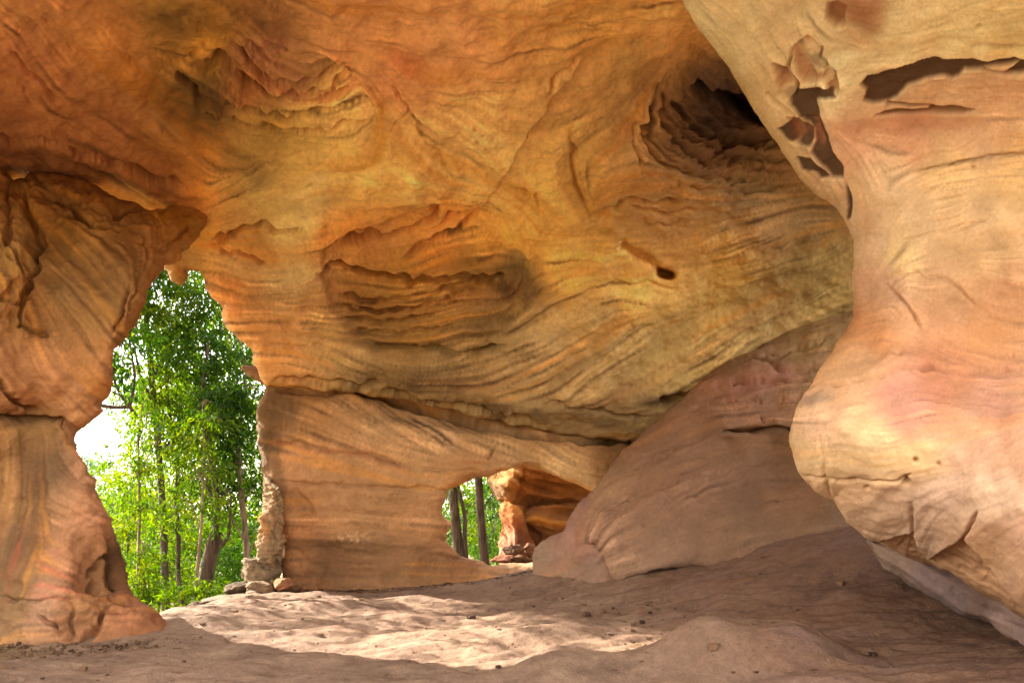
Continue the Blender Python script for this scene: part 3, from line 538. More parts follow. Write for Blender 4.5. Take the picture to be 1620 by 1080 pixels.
base = idw([(1110, 30, (238, 206, 150)), (1180, 60, (232, 198, 140)), (1250, 60, (232, 186, 128)), (1230, 160, (228, 180, 122)), (1310, 30, (238, 200, 140)), (1340, 120, (238, 206, 146)), (1420, 60, (240, 206, 142)), (1540, 50, (240, 204, 136)), (1620, 60, (234, 194, 122)), (1340, 20, (178, 104, 60)), (1430, 150, (224, 168, 116)), (1520, 140, (226, 168, 118)), (1600, 160, (222, 160, 112)),
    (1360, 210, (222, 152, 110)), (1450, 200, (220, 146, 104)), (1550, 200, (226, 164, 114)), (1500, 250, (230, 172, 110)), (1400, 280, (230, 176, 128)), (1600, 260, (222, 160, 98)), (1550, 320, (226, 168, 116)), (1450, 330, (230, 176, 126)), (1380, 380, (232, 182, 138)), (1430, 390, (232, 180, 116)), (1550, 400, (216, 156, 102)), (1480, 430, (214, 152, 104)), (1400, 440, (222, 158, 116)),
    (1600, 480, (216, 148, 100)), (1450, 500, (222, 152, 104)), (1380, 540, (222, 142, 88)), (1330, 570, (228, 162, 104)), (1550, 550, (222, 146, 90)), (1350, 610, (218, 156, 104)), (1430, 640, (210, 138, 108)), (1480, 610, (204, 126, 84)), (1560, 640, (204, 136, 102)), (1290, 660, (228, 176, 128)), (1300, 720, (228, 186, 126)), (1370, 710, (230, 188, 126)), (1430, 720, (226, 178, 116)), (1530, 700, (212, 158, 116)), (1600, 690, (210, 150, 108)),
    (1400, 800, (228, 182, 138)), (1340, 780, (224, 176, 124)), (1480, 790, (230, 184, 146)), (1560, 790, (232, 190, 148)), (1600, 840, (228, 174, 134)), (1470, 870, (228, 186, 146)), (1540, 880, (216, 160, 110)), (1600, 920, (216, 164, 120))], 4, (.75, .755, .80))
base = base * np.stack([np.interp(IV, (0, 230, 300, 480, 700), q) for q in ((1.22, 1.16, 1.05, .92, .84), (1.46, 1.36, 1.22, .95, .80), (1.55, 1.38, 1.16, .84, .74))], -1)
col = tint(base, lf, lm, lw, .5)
col = streaks(col, np.clip(.3 + .4 * BLOT, 0, 1), lf, lm, lw, .25)
d = .0015 * lw + .0008 * lm + .0006 * lf + .004 * MOTTLE + .006 * SW
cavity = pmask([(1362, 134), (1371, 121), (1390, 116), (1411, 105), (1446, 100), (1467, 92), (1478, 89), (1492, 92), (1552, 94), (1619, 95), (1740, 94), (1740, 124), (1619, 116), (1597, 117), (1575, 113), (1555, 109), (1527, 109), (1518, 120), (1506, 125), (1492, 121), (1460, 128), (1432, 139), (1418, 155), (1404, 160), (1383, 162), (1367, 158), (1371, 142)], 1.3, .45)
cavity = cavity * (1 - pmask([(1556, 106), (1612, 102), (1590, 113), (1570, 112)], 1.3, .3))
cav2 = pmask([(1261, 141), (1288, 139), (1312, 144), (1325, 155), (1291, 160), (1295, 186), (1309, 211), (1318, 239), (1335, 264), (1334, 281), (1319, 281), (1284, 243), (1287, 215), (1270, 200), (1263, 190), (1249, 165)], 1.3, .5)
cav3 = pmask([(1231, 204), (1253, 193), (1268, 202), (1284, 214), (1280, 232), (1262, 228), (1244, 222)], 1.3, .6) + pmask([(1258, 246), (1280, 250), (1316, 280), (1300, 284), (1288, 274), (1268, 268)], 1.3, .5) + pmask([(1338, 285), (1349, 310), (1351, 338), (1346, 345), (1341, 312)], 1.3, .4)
slot = pmask([(1400, 163), (1430, 166), (1480, 172), (1520, 170), (1542, 177), (1525, 183), (1460, 184), (1385, 183), (1400, 178), (1470, 178), (1468, 173), (1405, 168)], 1.6, .2)
cap = pmask([(1310, 5), (1325, 0), (1340, 10), (1335, 25), (1337, 45), (1320, 48), (1308, 35)], 1.6, .4)
chips = np.clip(pmask([(1255, 75), (1275, 55), (1300, 75), (1298, 95), (1322, 115), (1330, 150), (1315, 150), (1300, 130), (1270, 130), (1258, 100)], 2, .5) + pmask([(1225, 100), (1245, 105), (1262, 130), (1250, 170), (1235, 150)], 2, .5) + pmask([(1245, 190), (1290, 190), (1310, 230), (1290, 235), (1255, 225)], 2, .6), 0, 1)
d -= .035 * cavity + .03 * cav2 + .02 * cav3 + .08 * slot + .07 * cap + .05 * chips * (1 + terrace(lw * .4 + MOTTLE * .3, 3))
for pts, w, dp in [([(1255, 75), (1245, 110), (1262, 135), (1250, 165)], 2.5, .06), ([(1300, 75), (1297, 92), (1322, 112), (1328, 150)], 2, .05), ([(1215, 148), (1240, 175), (1255, 190)], 2.5, .05), ([(1228, 105), (1240, 130)], 2.5, .05), ([(1455, 270), (1500, 262), (1560, 247), (1640, 242)], 1.5, .025), ([(1300, 610), (1340, 605), (1420, 592), (1480, 582), (1530, 585), (1640, 582)], 3.5, .05), ([(1400, 450), (1440, 490), (1460, 520)], 3, .03), ([(1385, 440), (1440, 425), (1500, 440), (1540, 480)], 2.5, .02), ([(1420, 380), (1480, 365), (1560, 350)], 2, .02),
    ([(1265, 752), (1340, 757), (1420, 762), (1440, 750)], 2.5, .03), ([(1295, 690), (1305, 750), (1315, 780)], 2, .03), ([(1340, 825), (1400, 850)], 2, .03), ([(1420, 870), (1445, 840), (1440, 800)], 2.5, .03), ([(1545, 900), (1520, 860), (1545, 810)], 2.5, .04)]:
    groove(d, pts, w, dp, 3)
for (x, y, r, dp) in [(1432, 763, 5, .12), (1448, 728, 4, .05), (1421, 565, 5, .06), (1484, 733, 3, .04), (1600, 560, 3, .03), (1372, 770, 3, .03), (1540, 265, 3, .03), (1550, 40, 3, .04)]:
    d -= dp * np.exp(-((IU - x) ** 2 + (IV - y) ** 2) / r ** 2)
d += .05 * blob(1420, 580, 40, 22) - .03 * blob(1395, 570, 15, 15)
SHADE_BROWN = st(92, 62, 40)  # shade inside the flaked hollows, painted as brown
col = mix(col, SHADE_BROWN, .96 * np.clip(cavity + cav2 + cav3, 0, 1)); col = mix(col, st(150, 104, 60), .8 * slot); col = mix(col, st(176, 100, 60), .8 * cap)
col = mix(col, st(196, 122, 82), .65 * chips * ss(-.8, .6, MOTTLE)); col = mix(col, st(120, 92, 66), .5 * chips * ss(.4, 1.2, -MOTTLE))
col = mix(col, st(198, 110, 92), .28 * blob(1420, 630, 95, 30, -.25) * ss(-1.0, 1.2, lw + .7 * MOTTLE)); col = mix(col, st(206, 122, 84), .5 * blob(1440, 196, 130, 14))
col = mix(col, st(176, 122, 56), .22 * blob(1390, 745, 110, 18) * ss(-.5, 1.2, SPECK + lm)); col = mix(col, st(112, 90, 76), .6 * blob(1290, 625, 30, 9, -.3))
col = stain_shade(col, np.exp(-(segdist(WU, WV, [(1455, 270), (1500, 262), (1560, 247), (1640, 242)]) / 3) ** 2), amt=.5)
brk = pmask([(1465, 888), (1505, 862), (1525, 850), (1555, 890), (1600, 940), (1640, 990), (1560, 945), (1505, 910)], 2.5, .6) + pmask([(1385, 858), (1425, 850), (1440, 845), (1455, 870), (1470, 892), (1430, 890)], 2.5, .6)
d -= .12 * np.clip(brk, 0, 1); col = mix(col, st(190, 134, 88), .8 * np.clip(brk, 0, 1))
rock_mass('rock_outcrop', 'bulging cream and peach outcrop on the right, hourglass shaped with flaked hollows, shade painted into them', out_poly, out_ctrl, 2.4, .55, d, col, mat=M_SMOOTH, fine=1.7, edge=.012, amp=(.03, .012, .004), wstep=.09, clamp=(2.4, 7))

# foot of the outcrop
foot_poly = [(1372, 855), (1440, 850), (1700, 960), (1900, 1040), (1900, 1120), (1640, 1050), (1570, 985), (1520, 968), (1460, 930), (1400, 900)]
foot_ctrl = [(1380, 870, 6.6), (1450, 880, 6.3), (1460, 925, 6.25), (1550, 930, 6.0), (1560, 980, 6.0), (1640, 1000, 5.6), (1700, 960, 5.7), (1900, 1050, 5.0), (1640, 1060, 5.3), (1400, 900, 6.5), (1900, 1120, 4.8)]
lf, lm, lw = bedding([[(1390, 860), (1480, 910), (1580, 960), (1700, 1020)], [(1440, 860), (1560, 920)]], ragged=.2)
base = idw([(1420, 880, (188, 150, 122)), (1480, 900, (190, 150, 140)), (1540, 940, (196, 152, 128)), (1600, 990, (180, 140, 122)), (1500, 930, (170, 136, 128))], gain=.40)
rock_mass('ledge_rock', 'low pinkish grey rock ledge tucked under the overhanging right outcrop', foot_poly, foot_ctrl, 1.0, .2, .012 * lw + .006 * lm, tint(base, lf, lm, lw, .5), fine=2.2, edge=.012, amp=(.05, .015, .004))

# ================================================================== sloping slab
slab_poly = [(905, 870), (912, 830), (935, 785), (955, 758), (967, 733), (985, 712), (1010, 695), (1025, 680), (1080, 633), (1105, 605), (1130, 587), (1190, 555), (1205, 540), (1270, 507), (1350, 486), (1560, 460), (1700, 520), (1700, 930), (1400, 960), (1250, 930), (1150, 915), (1092, 905), (1040, 916), (980, 931), (962, 912), (952, 880), (940, 860)]
slab_ctrl = [(910, 860, 10.3), (930, 800, 10.4), (950, 850, 9.75), (965, 900, 9.55), (985, 930, 9.5), (970, 760, 10.6), (1010, 700, 11.2), (1000, 800, 9.8), (1060, 850, 9.35), (1090, 905, 9.3), (1080, 640, 11.6), (1080, 720, 10.4), (1140, 600, 11.7), (1150, 678, 10.5), (1150, 700, 10.6), (1200, 560, 11.7), (1230, 640, 10.7), (1230, 670, 10.35), (1230, 695, 10.55), (1150, 780, 9.6), (1200, 850, 9.1), (1180, 915, 9.0), (1300, 520, 11.6), (1300, 600, 10.8), (1350, 500, 11.6), (1350, 680, 9.9), (1300, 780, 9.0), (1350, 850, 8.7), (1300, 930, 8.5), (1400, 950, 8.2), (1560, 470, 11), (1700, 700, 8.5), (1700, 930, 7)]
lf, lm, lw = bedding([[(960, 760), (1050, 700), (1150, 650), (1260, 640)], [(960, 850), (1050, 790), (1180, 740)], [(970, 900), (1060, 880), (1200, 850)], [(1100, 620), (1200, 590), (1330, 560)], [(1120, 600), (1220, 560), (1350, 520)], [(1140, 685), (1250, 680), (1340, 690)], [(1100, 830), (1240, 800), (1350, 800)], [(1150, 900), (1300, 870), (1400, 880)], [(930, 860), (940, 800)]], ragged=.22)
base = idw([(960, 760, (196, 150, 112)), (1000, 800, (180, 136, 108)), (980, 880, (196, 150, 120)), (1060, 890, (190, 146, 118)), (1080, 680, (190, 142, 110)), (1050, 760, (184, 138, 108)), (1120, 620, (190, 140, 112)), (1200, 570, (184, 146, 112)), (1180, 640, (196, 140, 108)), (1250, 640, (190, 136, 100)), (1200, 590, (180, 132, 110)), (1300, 560, (190, 156, 110)), (1150, 720, (178, 130, 98)), (1250, 720, (168, 124, 92)), (1180, 800, (168, 126, 96)), (1300, 800, (162, 122, 94)), (1200, 870, (176, 134, 108)), (1350, 870, (168, 130, 112)), (1280, 520, (196, 156, 104)), (920, 850, (190, 130, 104))], gain=(.48, .43, .355))
col = tint(base, lf, lm, lw, .4)
d = .003 * lw + .0015 * lm + .001 * lf + .008 * MOTTLE + .010 * SW
groove(d, [(1143, 684), (1180, 680), (1250, 681), (1340, 690)], 4, .22, 2); groove(d, [(1040, 700), (1010, 760), (955, 800)], 3, .02); groove(d, [(985, 925), (1040, 905), (1095, 897)], 5, .15, 2)
groove(d, [(1190, 560), (1240, 585), (1290, 580)], 3, .05); groove(d, [(1200, 655), (1215, 670)], 2.5, .05)
d += .10 * blob(1070, 890, 60, 16)
col = streaks(col, np.clip(blob(1230, 590, 140, 50, -.3) + .4 + .3 * BLOT, 0, 1), lf, lm, lw, .75)
for pts, w, dp in [([(1000, 740), (1080, 700), (1160, 672)], 2.5, .04), ([(970, 800), (1060, 765), (1180, 735), (1260, 730)], 2, .03), ([(1110, 612), (1180, 600), (1260, 606), (1330, 590)], 3, .07), ([(1080, 650), (1170, 630), (1250, 632), (1330, 622)], 2.5, .05), ([(1150, 570), (1220, 560), (1300, 540)], 3, .06)]:
    groove(d, pts, w, dp, 6)
d += .05 * terrace(lw * .3, 4) * blob(1240, 580, 130, 45, -.3) + .035 * (terrace(lw * .35, 4) - .3 * lw) * np.clip(.5 + .5 * BLOT, 0, 1)
for x, y in [(1068, 702), (1180, 760), (1100, 780), (1230, 790), (1020, 830), (1300, 700), (1150, 840)]: d -= .05 * np.exp(-((IU - x) ** 2 + (IV - y) ** 2) / 8)
col = mix(col, lin(184, 120, 104), .3 * blob(1200, 600, 100, 16, -.2)); col = stain_shade(col, blob(1260, 830, 120, 40), lin(120, 96, 70), .4)
rock_mass('sloping_slab', 'large smooth pinkish brown rock slab ramping up to the right behind the outcrop', slab_poly, slab_ctrl, 1.3, .30, d, col, mat=M_SMOOTH, fine=2.2, edge=.02, amp=(.06, .018, .006))

# rounded knob between slab and window
knob_poly = [(842, 880), (846, 866), (870, 848), (893, 838), (897, 825), (915, 800), (940, 778), (975, 800), (990, 960), (850, 965), (820, 950), (846, 905)]
knob_ctrl = [(850, 875, 11.0), (870, 860, 10.9), (870, 900, 10.85), (900, 830, 10.8), (920, 810, 10.75), (940, 800, 10.7), (930, 870, 10.1), (900, 900, 10.5), (950, 900, 9.9), (850, 950, 10.5), (900, 950, 10.1), (980, 950, 9.7), (980, 820, 10.5)]
lf, lm, lw = bedding([[(850, 880), (900, 850), (940, 800)], [(860, 920), (920, 900), (960, 850)]])
base = idw([(860, 880, (190, 146, 112)), (910, 840, (196, 136, 110)), (930, 850, (204, 138, 116)), (920, 900, (190, 140, 108)), (870, 930, (190, 142, 108)), (950, 900, (180, 134, 106))], gain=(.44, .43, .40))
rock_mass('rounded_rock', 'small rounded pink rock knob at the lower left end of the sloping slab', knob_poly, knob_ctrl, .9, .3, .012 * lw + .006 * lm, tint(base, lf, lm, lw, .5), mat=M_SMOOTH, edge=.015)

# ================================================================== beyond the window
far_poly = [(768, 690), (1150, 690), (1150, 960), (800, 960), (790, 880), (789, 862), (795, 842), (796, 829), (789, 812), (796, 794), (786, 790), (777, 770), (771, 751)]
far_ctrl = [(770, 700, 15.8), (775, 755, 15.7), (790, 790, 15.0), (800, 760, 14.9), (825, 760, 14.9), (830, 790, 15.3), (795, 830, 15.0), (815, 820, 14.6), (805, 800, 14.8), (825, 805, 14.9), (818, 855, 14.6), (802, 850, 14.8), (830, 840, 14.8), (845, 850, 15.3), (860, 760, 15.2), (920, 770, 15.0), (900, 800, 15.4), (870, 830, 15.1), (920, 830, 15.2), (810, 880, 14.6), (860, 880, 15), (1150, 700, 15), (1150, 950, 14.5), (800, 950, 14.5)]
lf, lm, lw = bedding([[(775, 755), (810, 785), (830, 795)], [(830, 760), (880, 775), (930, 790)], [(830, 790), (870, 795), (930, 800)], [(800, 800), (815, 830), (810, 870)], [(840, 820), (900, 840)]], L=(10, 18, 26))
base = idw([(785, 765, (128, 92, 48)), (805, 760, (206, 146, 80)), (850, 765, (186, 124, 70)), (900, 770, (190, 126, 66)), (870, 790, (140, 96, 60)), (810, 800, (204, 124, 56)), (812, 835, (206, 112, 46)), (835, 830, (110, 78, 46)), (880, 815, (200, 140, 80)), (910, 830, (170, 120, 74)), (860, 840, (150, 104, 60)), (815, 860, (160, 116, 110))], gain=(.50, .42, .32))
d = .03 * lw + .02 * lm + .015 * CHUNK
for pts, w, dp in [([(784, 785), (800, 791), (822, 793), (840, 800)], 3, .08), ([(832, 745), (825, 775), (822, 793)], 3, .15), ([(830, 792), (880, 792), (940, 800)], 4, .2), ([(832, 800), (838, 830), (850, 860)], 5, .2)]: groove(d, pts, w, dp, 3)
col = stain_shade(tint(base, lf, lm, lw), blob(790, 780, 16, 16, .6), lin(80, 62, 34), .7); col = stain_shade(col, np.exp(-(segdist(WU, WV, [(830, 795), (880, 800), (940, 805)]) / 7) ** 2), amt=.5)
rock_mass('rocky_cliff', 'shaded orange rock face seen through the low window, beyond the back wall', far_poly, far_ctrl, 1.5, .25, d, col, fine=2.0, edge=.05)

# crusted column at the right foot of the arch
cc_poly = [(417, 752), (430, 764), (441, 772), (446, 800), (449, 850), (447, 905), (440, 930), (396, 930), (398, 890), (409, 868), (413, 842), (416, 805), (416, 778)]
cc_ctrl = [(417, 752, 11.9), (432, 770, 11.65), (430, 820, 11.5), (445, 820, 11.7), (428, 880, 11.4), (446, 900, 11.6), (400, 900, 11.7), (420, 930, 11.3), (415, 800, 11.8)]
lf, lm, lw = bedding([[(425, 760), (432, 820), (425, 900)], [(440, 780), (444, 880)]], L=(6, 10, 14), ragged=.6)
base = idw([(425, 770, (150, 116, 76)), (432, 820, (168, 132, 90)), (425, 870, (150, 118, 80)), (443, 830, (176, 132, 84)), (410, 890, (140, 116, 80))], gain=.7)
rock_mass('rock_column', 'rough grey brown crusted rock column standing at the right foot of the tall arch', cc_poly, cc_ctrl, .7, .16, .05 * lw + .03 * lm + .02 * SPECK, tint(base, lf, lm, lw), mat=M_CRUST, fine=1.8, edge=.05, wstep=.05)

# ================================================================== ground: one sheet, cave floor and the land outside
GP = [(265, 985, 8.3, None), (300, 960, 10, None), (370, 940, 11.5, None), (500, 936, 12, None), (650, 930, 12, None), (700, 926, 11.9, None), (760, 920, 11.7, None), (800, 908, 12.2, None), (850, 909, 10.9, None), (840, 930, 10.5, None), (960, 927, 9.5, None), (1092, 906, 9, None), (1150, 893, 8.95, None), (1230, 868, 8.75, None), (1320, 846, 8.5, None), (1400, 850, 8.0, None), (1500, 945, 6.9, None), (1600, 992, 6.2, None), (1000, 960, 8.2, None), (1100, 965, 7.5, None), (900, 985, 7.6, None), (1300, 960, 7, None),
      (0, 1022, 7.4, None), (150, 1022, 7.4, None)]
gpts = []
for u, v, dd, z in GP:
    x, y, zz = P(u, v, dd); gpts.append((x, y, zz))
gpts += [(-4, 5.8, 0), (-1.5, 5.8, .02), (-.5, 5.7, .05), (1, 5.6, .10), (2, 5.3, .15), (3.5, 4.8, .25), (0, 0, 0), (-3, 2, 0), (3, 2, .1), (6, 5, .5), (7, 9, 1.6), (-7, 4, 0), (0, -6, 0), (-8, -6, 0), (8, -6, .2), (-3, 13.5, -.1), (0, 14, .25), (2, 14.5, .25), (0, 17, 0), (-4.6, 12.5, -.05), (-5.2, 9.2, -.12), (-5.0, 11, -.15),
      (-6.5, 10, -.8), (-7, 13, -1.0), (-9, 9, -1.4), (-9, 13, -1.7), (-12, 16, -2.2), (-6, 17, -1.0), (-14, 8, -2.2), (-10, 4, -.8), (-3, 20, -.6), (3, 20, -.2), (7, 15, .8), (-16, 22, -3), (-6, 26, -1.5), (8, 26, -.6), (-24, 14, -3.2), (-24, 34, -3.4), (10, 40, -1.5), (-6, 40, -2.4), (20, 10, 1.5), (20, -14, 0), (-20, -14, -.5)]
gt = TPS(gpts, lam=2e-3, scale=4.)
def gheight(x, y):
    x = np.asarray(x, float); y = np.asarray(y, float)
    cx, cy = np.clip(x, -24, 20), np.clip(y, -14, 40)
    z = gt(cx, cy)
    far = np.hypot(x - cx, y - cy)
    z = z - 2.0 * ss(0, 80, far) + .5 * ss(5, 60, far) * pnoise(x / 15, y / 15, x * 0 + .5)
    # rounded humps of bedrock in the foreground
    def hump(x0, y0, rx, ry, h, p=1.6): return h * np.exp(-((((x - x0) / rx) ** 2 + ((y - y0) / ry) ** 2) ** p))
    wx = .12 * fbm(x * 1.3, y * 1.3, x * 0 + 4, 3)
    z = z + hump(2.0, 5.7, .70, .40, .32, 2.0) + hump(.45, 5.85, .42, .42, .19, 1.1) + hump(1.3, 5.75, .55, .22, .15, 1.2)
    z = z + .05 * fbm(x * .6 + wx, y * .9, x * 0 + 2, 3)
    return z
def gaxis(segs):
    a = []
    for lo, hi, st in segs: a.append(np.arange(lo, hi, st))
    return np.concatenate(a)
gx = np.concatenate([-np.geomspace(420, 30, 24), gaxis([(-28, -8, .5), (-8, -5.2, .12), (-5.2, 5.6, .03), (5.6, 10, .2), (10, 26, .8)]), np.geomspace(27, 420, 22)])
gy = np.concatenate([-np.geomspace(420, 20, 22), gaxis([(-18, 2, .8), (2, 4.6, .15), (4.6, 9, .022), (9, 13, .035), (13, 20, .12), (20, 44, .6)]), np.geomspace(45, 420, 24)])
X, Y = np.meshgrid(gx, gy, indexing='ij')
Z = gheight(X, Y)
near = ss(14, 12, Y) * ss(-5.5, -4.6, X) * ss(8, 6, X)
rip = fbm(X * 2.2 + .4 * Y, Y * 6 - .5 * X, X * 0 + 5, 4)
trod = pnoise(X * 5.5, Y * 6.5, X * 0 + 1.1); trod = -np.abs(np.minimum(trod, -.05)) + .05
slope_r = ss(.8, 2.2, X)
und = fbm(X * .9 + 3, Y * 1.5 - .4 * X, X * 0 + 15, 3); strat = np.abs(fbm(X * .7 - .5 * Y, Y * 3.2 + .8 * X, X * 0 + 25, 4))
Z = Z + near * (.055 * und + slope_r * (.05 - .09 * strat))
Z = Z + near * (.014 * rip + .022 * trod * (1 - .8 * slope_r) + .006 * fbm(X * 18, Y * 20, X * 0, 2)) + (1 - near) * .06 * fbm(X * .9, Y * .9, X * 0 + 3, 3)
dents = ss(.42, .75, pnoise(X * 9, Y * 9, X * 0 + 7.7)); Z = Z - near * .018 * dents
sand = np.array(lin(116, 91, 72)); rockpink = np.array(lin(102, 74, 55)); litter = np.array(lin(104, 84, 52)); green = np.array(lin(84, 96, 40))
n1 = fbm(X * .7, Y * 1.2, X * 0 + 2.5, 4); n2 = fbm(X * 3, Y * 5, X * 0 + 6.5, 4)
col = sand * np.exp(.14 * n1 + .10 * n2)[..., None]
col = mix(col, rockpink, np.clip(.75 * slope_r + .3 * ss(.1, .6, n1), 0, 1)); col = mix(col, lin(92, 66, 56), .4 * ss(.2, .7, n2) * slope_r)
col = mix(col, lin(106, 84, 76), .3 * ss(.1, .45, fbm(X * .6 - .4 * Y, Y * 2.6 + .6 * X, X * 0 + 45, 4)) * slope_r)
col = mix(col, lin(86, 64, 50), .5 * ss(.15, .6, fbm(X * 1.4, Y * 2.4, X * 0 + 55, 4)))
col = mix(col, lin(128, 104, 82), .5 * ss(.1, .5, fbm(X * 1.1, Y * 1.9, X * 0 + 65, 4)) * (1 - slope_r))
out = 1 - np.clip(ss(14.5, 13, Y) * ss(-5.6, -4.7, X), 0, 1); out = np.where(Y < 3, ss(-4, -9, X) + ss(-10, -30, Y), out); out = np.clip(out, 0, 1)
col = mix(col, litter, .8 * out); col = mix(col, green, .7 * out * ss(-.2, .4, fbm(X * .8, Y * .8, X * 0 + 11, 3)))
nx, ny = X.shape
ii = np.arange(nx * ny).reshape(nx, ny)
gq = np.stack([ii[:-1, :-1].ravel(), ii[1:, :-1].ravel(), ii[1:, 1:].ravel(), ii[:-1, 1:].ravel()], 1)
g = mesh_obj('ground', np.stack([X, Y, Z], -1).reshape(-1, 3), gq, M_SAND, col=np.clip(col.reshape(-1, 3), .02, .8)); tag(g, kind='structure')

# ================================================================== loose rocks
import bmesh
def boulder(name, label, c, size, colr, seed, mat=None, rz=0, group=None, squash=1.0, sub=4):
    bm = bmesh.new(); bmesh.ops.create_icosphere(bm, subdivisions=sub, radius=1)
    v = np.array([x.co[:] for x in bm.verts]); f = np.array([[q.index for q in p.verts] for p in bm.faces]); bm.free()
    r = np.random.default_rng(seed)
    for _ in range(16):                                     # split faces
        n = r.normal(size=3); n /= np.linalg.norm(n); h = r.uniform(.45, .8)
        s = v @ n - h; v = v - np.where(s > 0, s, 0)[:, None] * n * .95
    nn = v / np.linalg.norm(v, axis=1, keepdims=True)
    v = v * (1 + .26 * (.35 - np.abs(fbm(v[:, 0] * 1.3 + seed, v[:, 1] * 1.3, v[:, 2] * 2.4, 4))))[:, None]
    v = v + nn * (.045 * fbm(v[:, 0] * 5, v[:, 1] * 5 + seed, v[:, 2] * 9, 4))[:, None]
    v = v * np.array(size); cs, sn = math.cos(rz), math.sin(rz)
    v = np.stack([v[:, 0] * cs - v[:, 1] * sn, v[:, 0] * sn + v[:, 1] * cs, v[:, 2]], 1)
    w = v + np.array(c)
    k = fbm(w[:, 0] * 3, w[:, 1] * 3, w[:, 2] * 8, 4)
    cl = st(*colr) * .62 * np.exp(.3 * k)[:, None]
    o = mesh_obj(name, v, f, mat or M_CRUST, col=np.clip(cl, .02, .8)); o.location = c
    return tag(o, label, 'rock', group)
def rk(u, v, d, w, h, colr, seed, label, name='boulder', depth=None, **k):
    c = P(u, v, d); boulder(name, label, c, (w * d / F, (depth or w * .8) * d / F, h * d / F), colr, seed, **k)
rk(410, 908, 11.65, 40, 33, (158, 124, 84), 1, 'lumpy brown rock right against the base of the crusted column')
rk(378, 930, 11.4, 24, 13, (140, 112, 76), 2, 'brown rock on the rim of the arch floor, leftmost of the stones by the column')
rk(414, 928, 11.2, 24, 12, (168, 126, 84), 3, 'tan stone lying between the brown rim rock and the orange slab')
rk(446, 922, 11.1, 20, 14, (222, 138, 84), 4, 'bright orange broken slab at the foot of the back wall', 'broken_slab')
rk(462, 932, 11.4, 22, 10, (150, 96, 56), 5, 'low brown stone against the back wall beside the orange slab')
rk(310, 957, 10.3, 17, 9, (128, 96, 62), 6, 'dark brown stone on the rim of the floor under the arch')
rk(345, 948, 11.0, 42, 7, (150, 128, 96), 7, 'long flat grey stone along the far rim of the arch floor', 'flat_stone')
rk(288, 975, 9.8, 22, 7, (136, 96, 64), 8, 'flat brown stone on the rim of the floor nearest the left pillar', 'flat_stone')
rk(383, 944, 11.1, 26, 5, (160, 120, 84), 9, 'thin brown stone in front of the leftmost rock by the column', 'flat_stone')
rk(812, 872, 14.3, 20, 12, (150, 104, 74), 10, 'brown boulder outside the window at the foot of the orange rock')
rk(796, 884, 14.1, 26, 11, (160, 88, 52), 11, 'orange boulder nearest the trees outside the window')
rk(842, 873, 14.4, 15, 16, (160, 98, 60), 12, 'orange brown boulder at the right end of the rubble outside the window')
rk(826, 884, 14.0, 20, 9, (140, 88, 54), 13, 'brown stone lying in front of the rubble outside the window')
for i, (u, v, w) in enumerate([(1380, 1022, 4.5), (1530, 1035, 5.5), (1385, 1042, 3.5), (1098, 994, 3), (1140, 925, 3), (1312, 862, 3), (1112, 920, 4), (1253, 812, 3)]):
    dd = 6.0 - (v - 1022) * .02 if v > 960 else 7.5
    x, y, z = P(u, v, dd)
    for _ in range(12):                                    # slide along the sight line until it lies on the floor
        x, y, z = P(u, v, dd); hh = float(gheight(x, y)); dd = dd * (CAMZ - hh) / max(CAMZ - z, .05) * .5 + dd * .5
    x, y, z = P(u, v, dd)
    if v > 900: boulder('pebble', 'small dark pebble lying on the rising sandy floor at the right', (x, y, float(gheight(x, y)) + .004), (w * dd / F, w * .9 * dd / F, w * .6 * dd / F), (70, 56, 48), 30 + i, group='dark pebbles on the floor', sub=2)

# ================================================================== crumbs of rock, dead leaves and twigs lying on the floor
r = np.random.default_rng(77); V_, Q_, C_, o_ = [], [], [], 0
def lump(p, sz, c):
    global o_
    v = np.array([(-1, -1, -1), (1, -1, -1), (1, 1, -1), (-1, 1, -1), (-1, -1, 1), (1, -1, 1), (1, 1, 1), (-1, 1, 1)], float) * .5 * r.uniform(.6, 1.2, (8, 3))
    a = r.uniform(0, 6.28); ca, sa = math.cos(a), math.sin(a); v = v * sz; v[:, :2] = v[:, :2] @ np.array(((ca, sa), (-sa, ca)))
    V_.append(v + p); Q_.append(np.array([(0, 3, 2, 1), (4, 5, 6, 7), (0, 1, 5, 4), (1, 2, 6, 5), (2, 3, 7, 6), (3, 0, 4, 7)]) + o_); C_.append(np.repeat(np.array(c)[None] * r.uniform(.6, 1.3), 8, 0)); o_ += 8
for k in range(2600):
    zone = r.random()
    if zone < .35: x, y = r.uniform(-4, 1.2), 12.0 - abs(r.normal()) * .35       # scree under the back wall
    elif zone < .5: x, y = r.uniform(-6, -3.4), 7.35 - abs(r.normal()) * .3 + r.uniform(0, .25)   # foot of the pillar
    elif zone < .75: x, y = r.uniform(1.0, 5.5), r.uniform(5.2, 8.6)
    else: x, y = r.uniform(-5, 5), r.uniform(4.6, 11.8)
    z = float(gheight(x, y)); t = r.random(); q = abs(r.normal()) ** 1.6
    if t < .72: lump((x, y, z + .008), np.array((1, .8, .5)) * (.010 + .016 * q), st(*[(196, 140, 92), (176, 120, 80), (120, 84, 60), (206, 160, 120)][r.integers(4)]) * .38)
    elif t < .93: lump((x, y, z + .012), (.05, .014, .004), .6 * lin(*[(96, 66, 36), (120, 88, 44), (70, 50, 32)][r.integers(3)]))
    else: lump((x, y, z + .012), (r.uniform(.06, .18), .006, .006), lin(54, 40, 30))
db = mesh_obj('debris', np.concatenate(V_), np.concatenate(Q_), M_ROCK, col=np.concatenate(C_), smooth=False); tag(db, 'crumbs of rock, dead leaves and twigs scattered over the cave floor', kind='stuff')

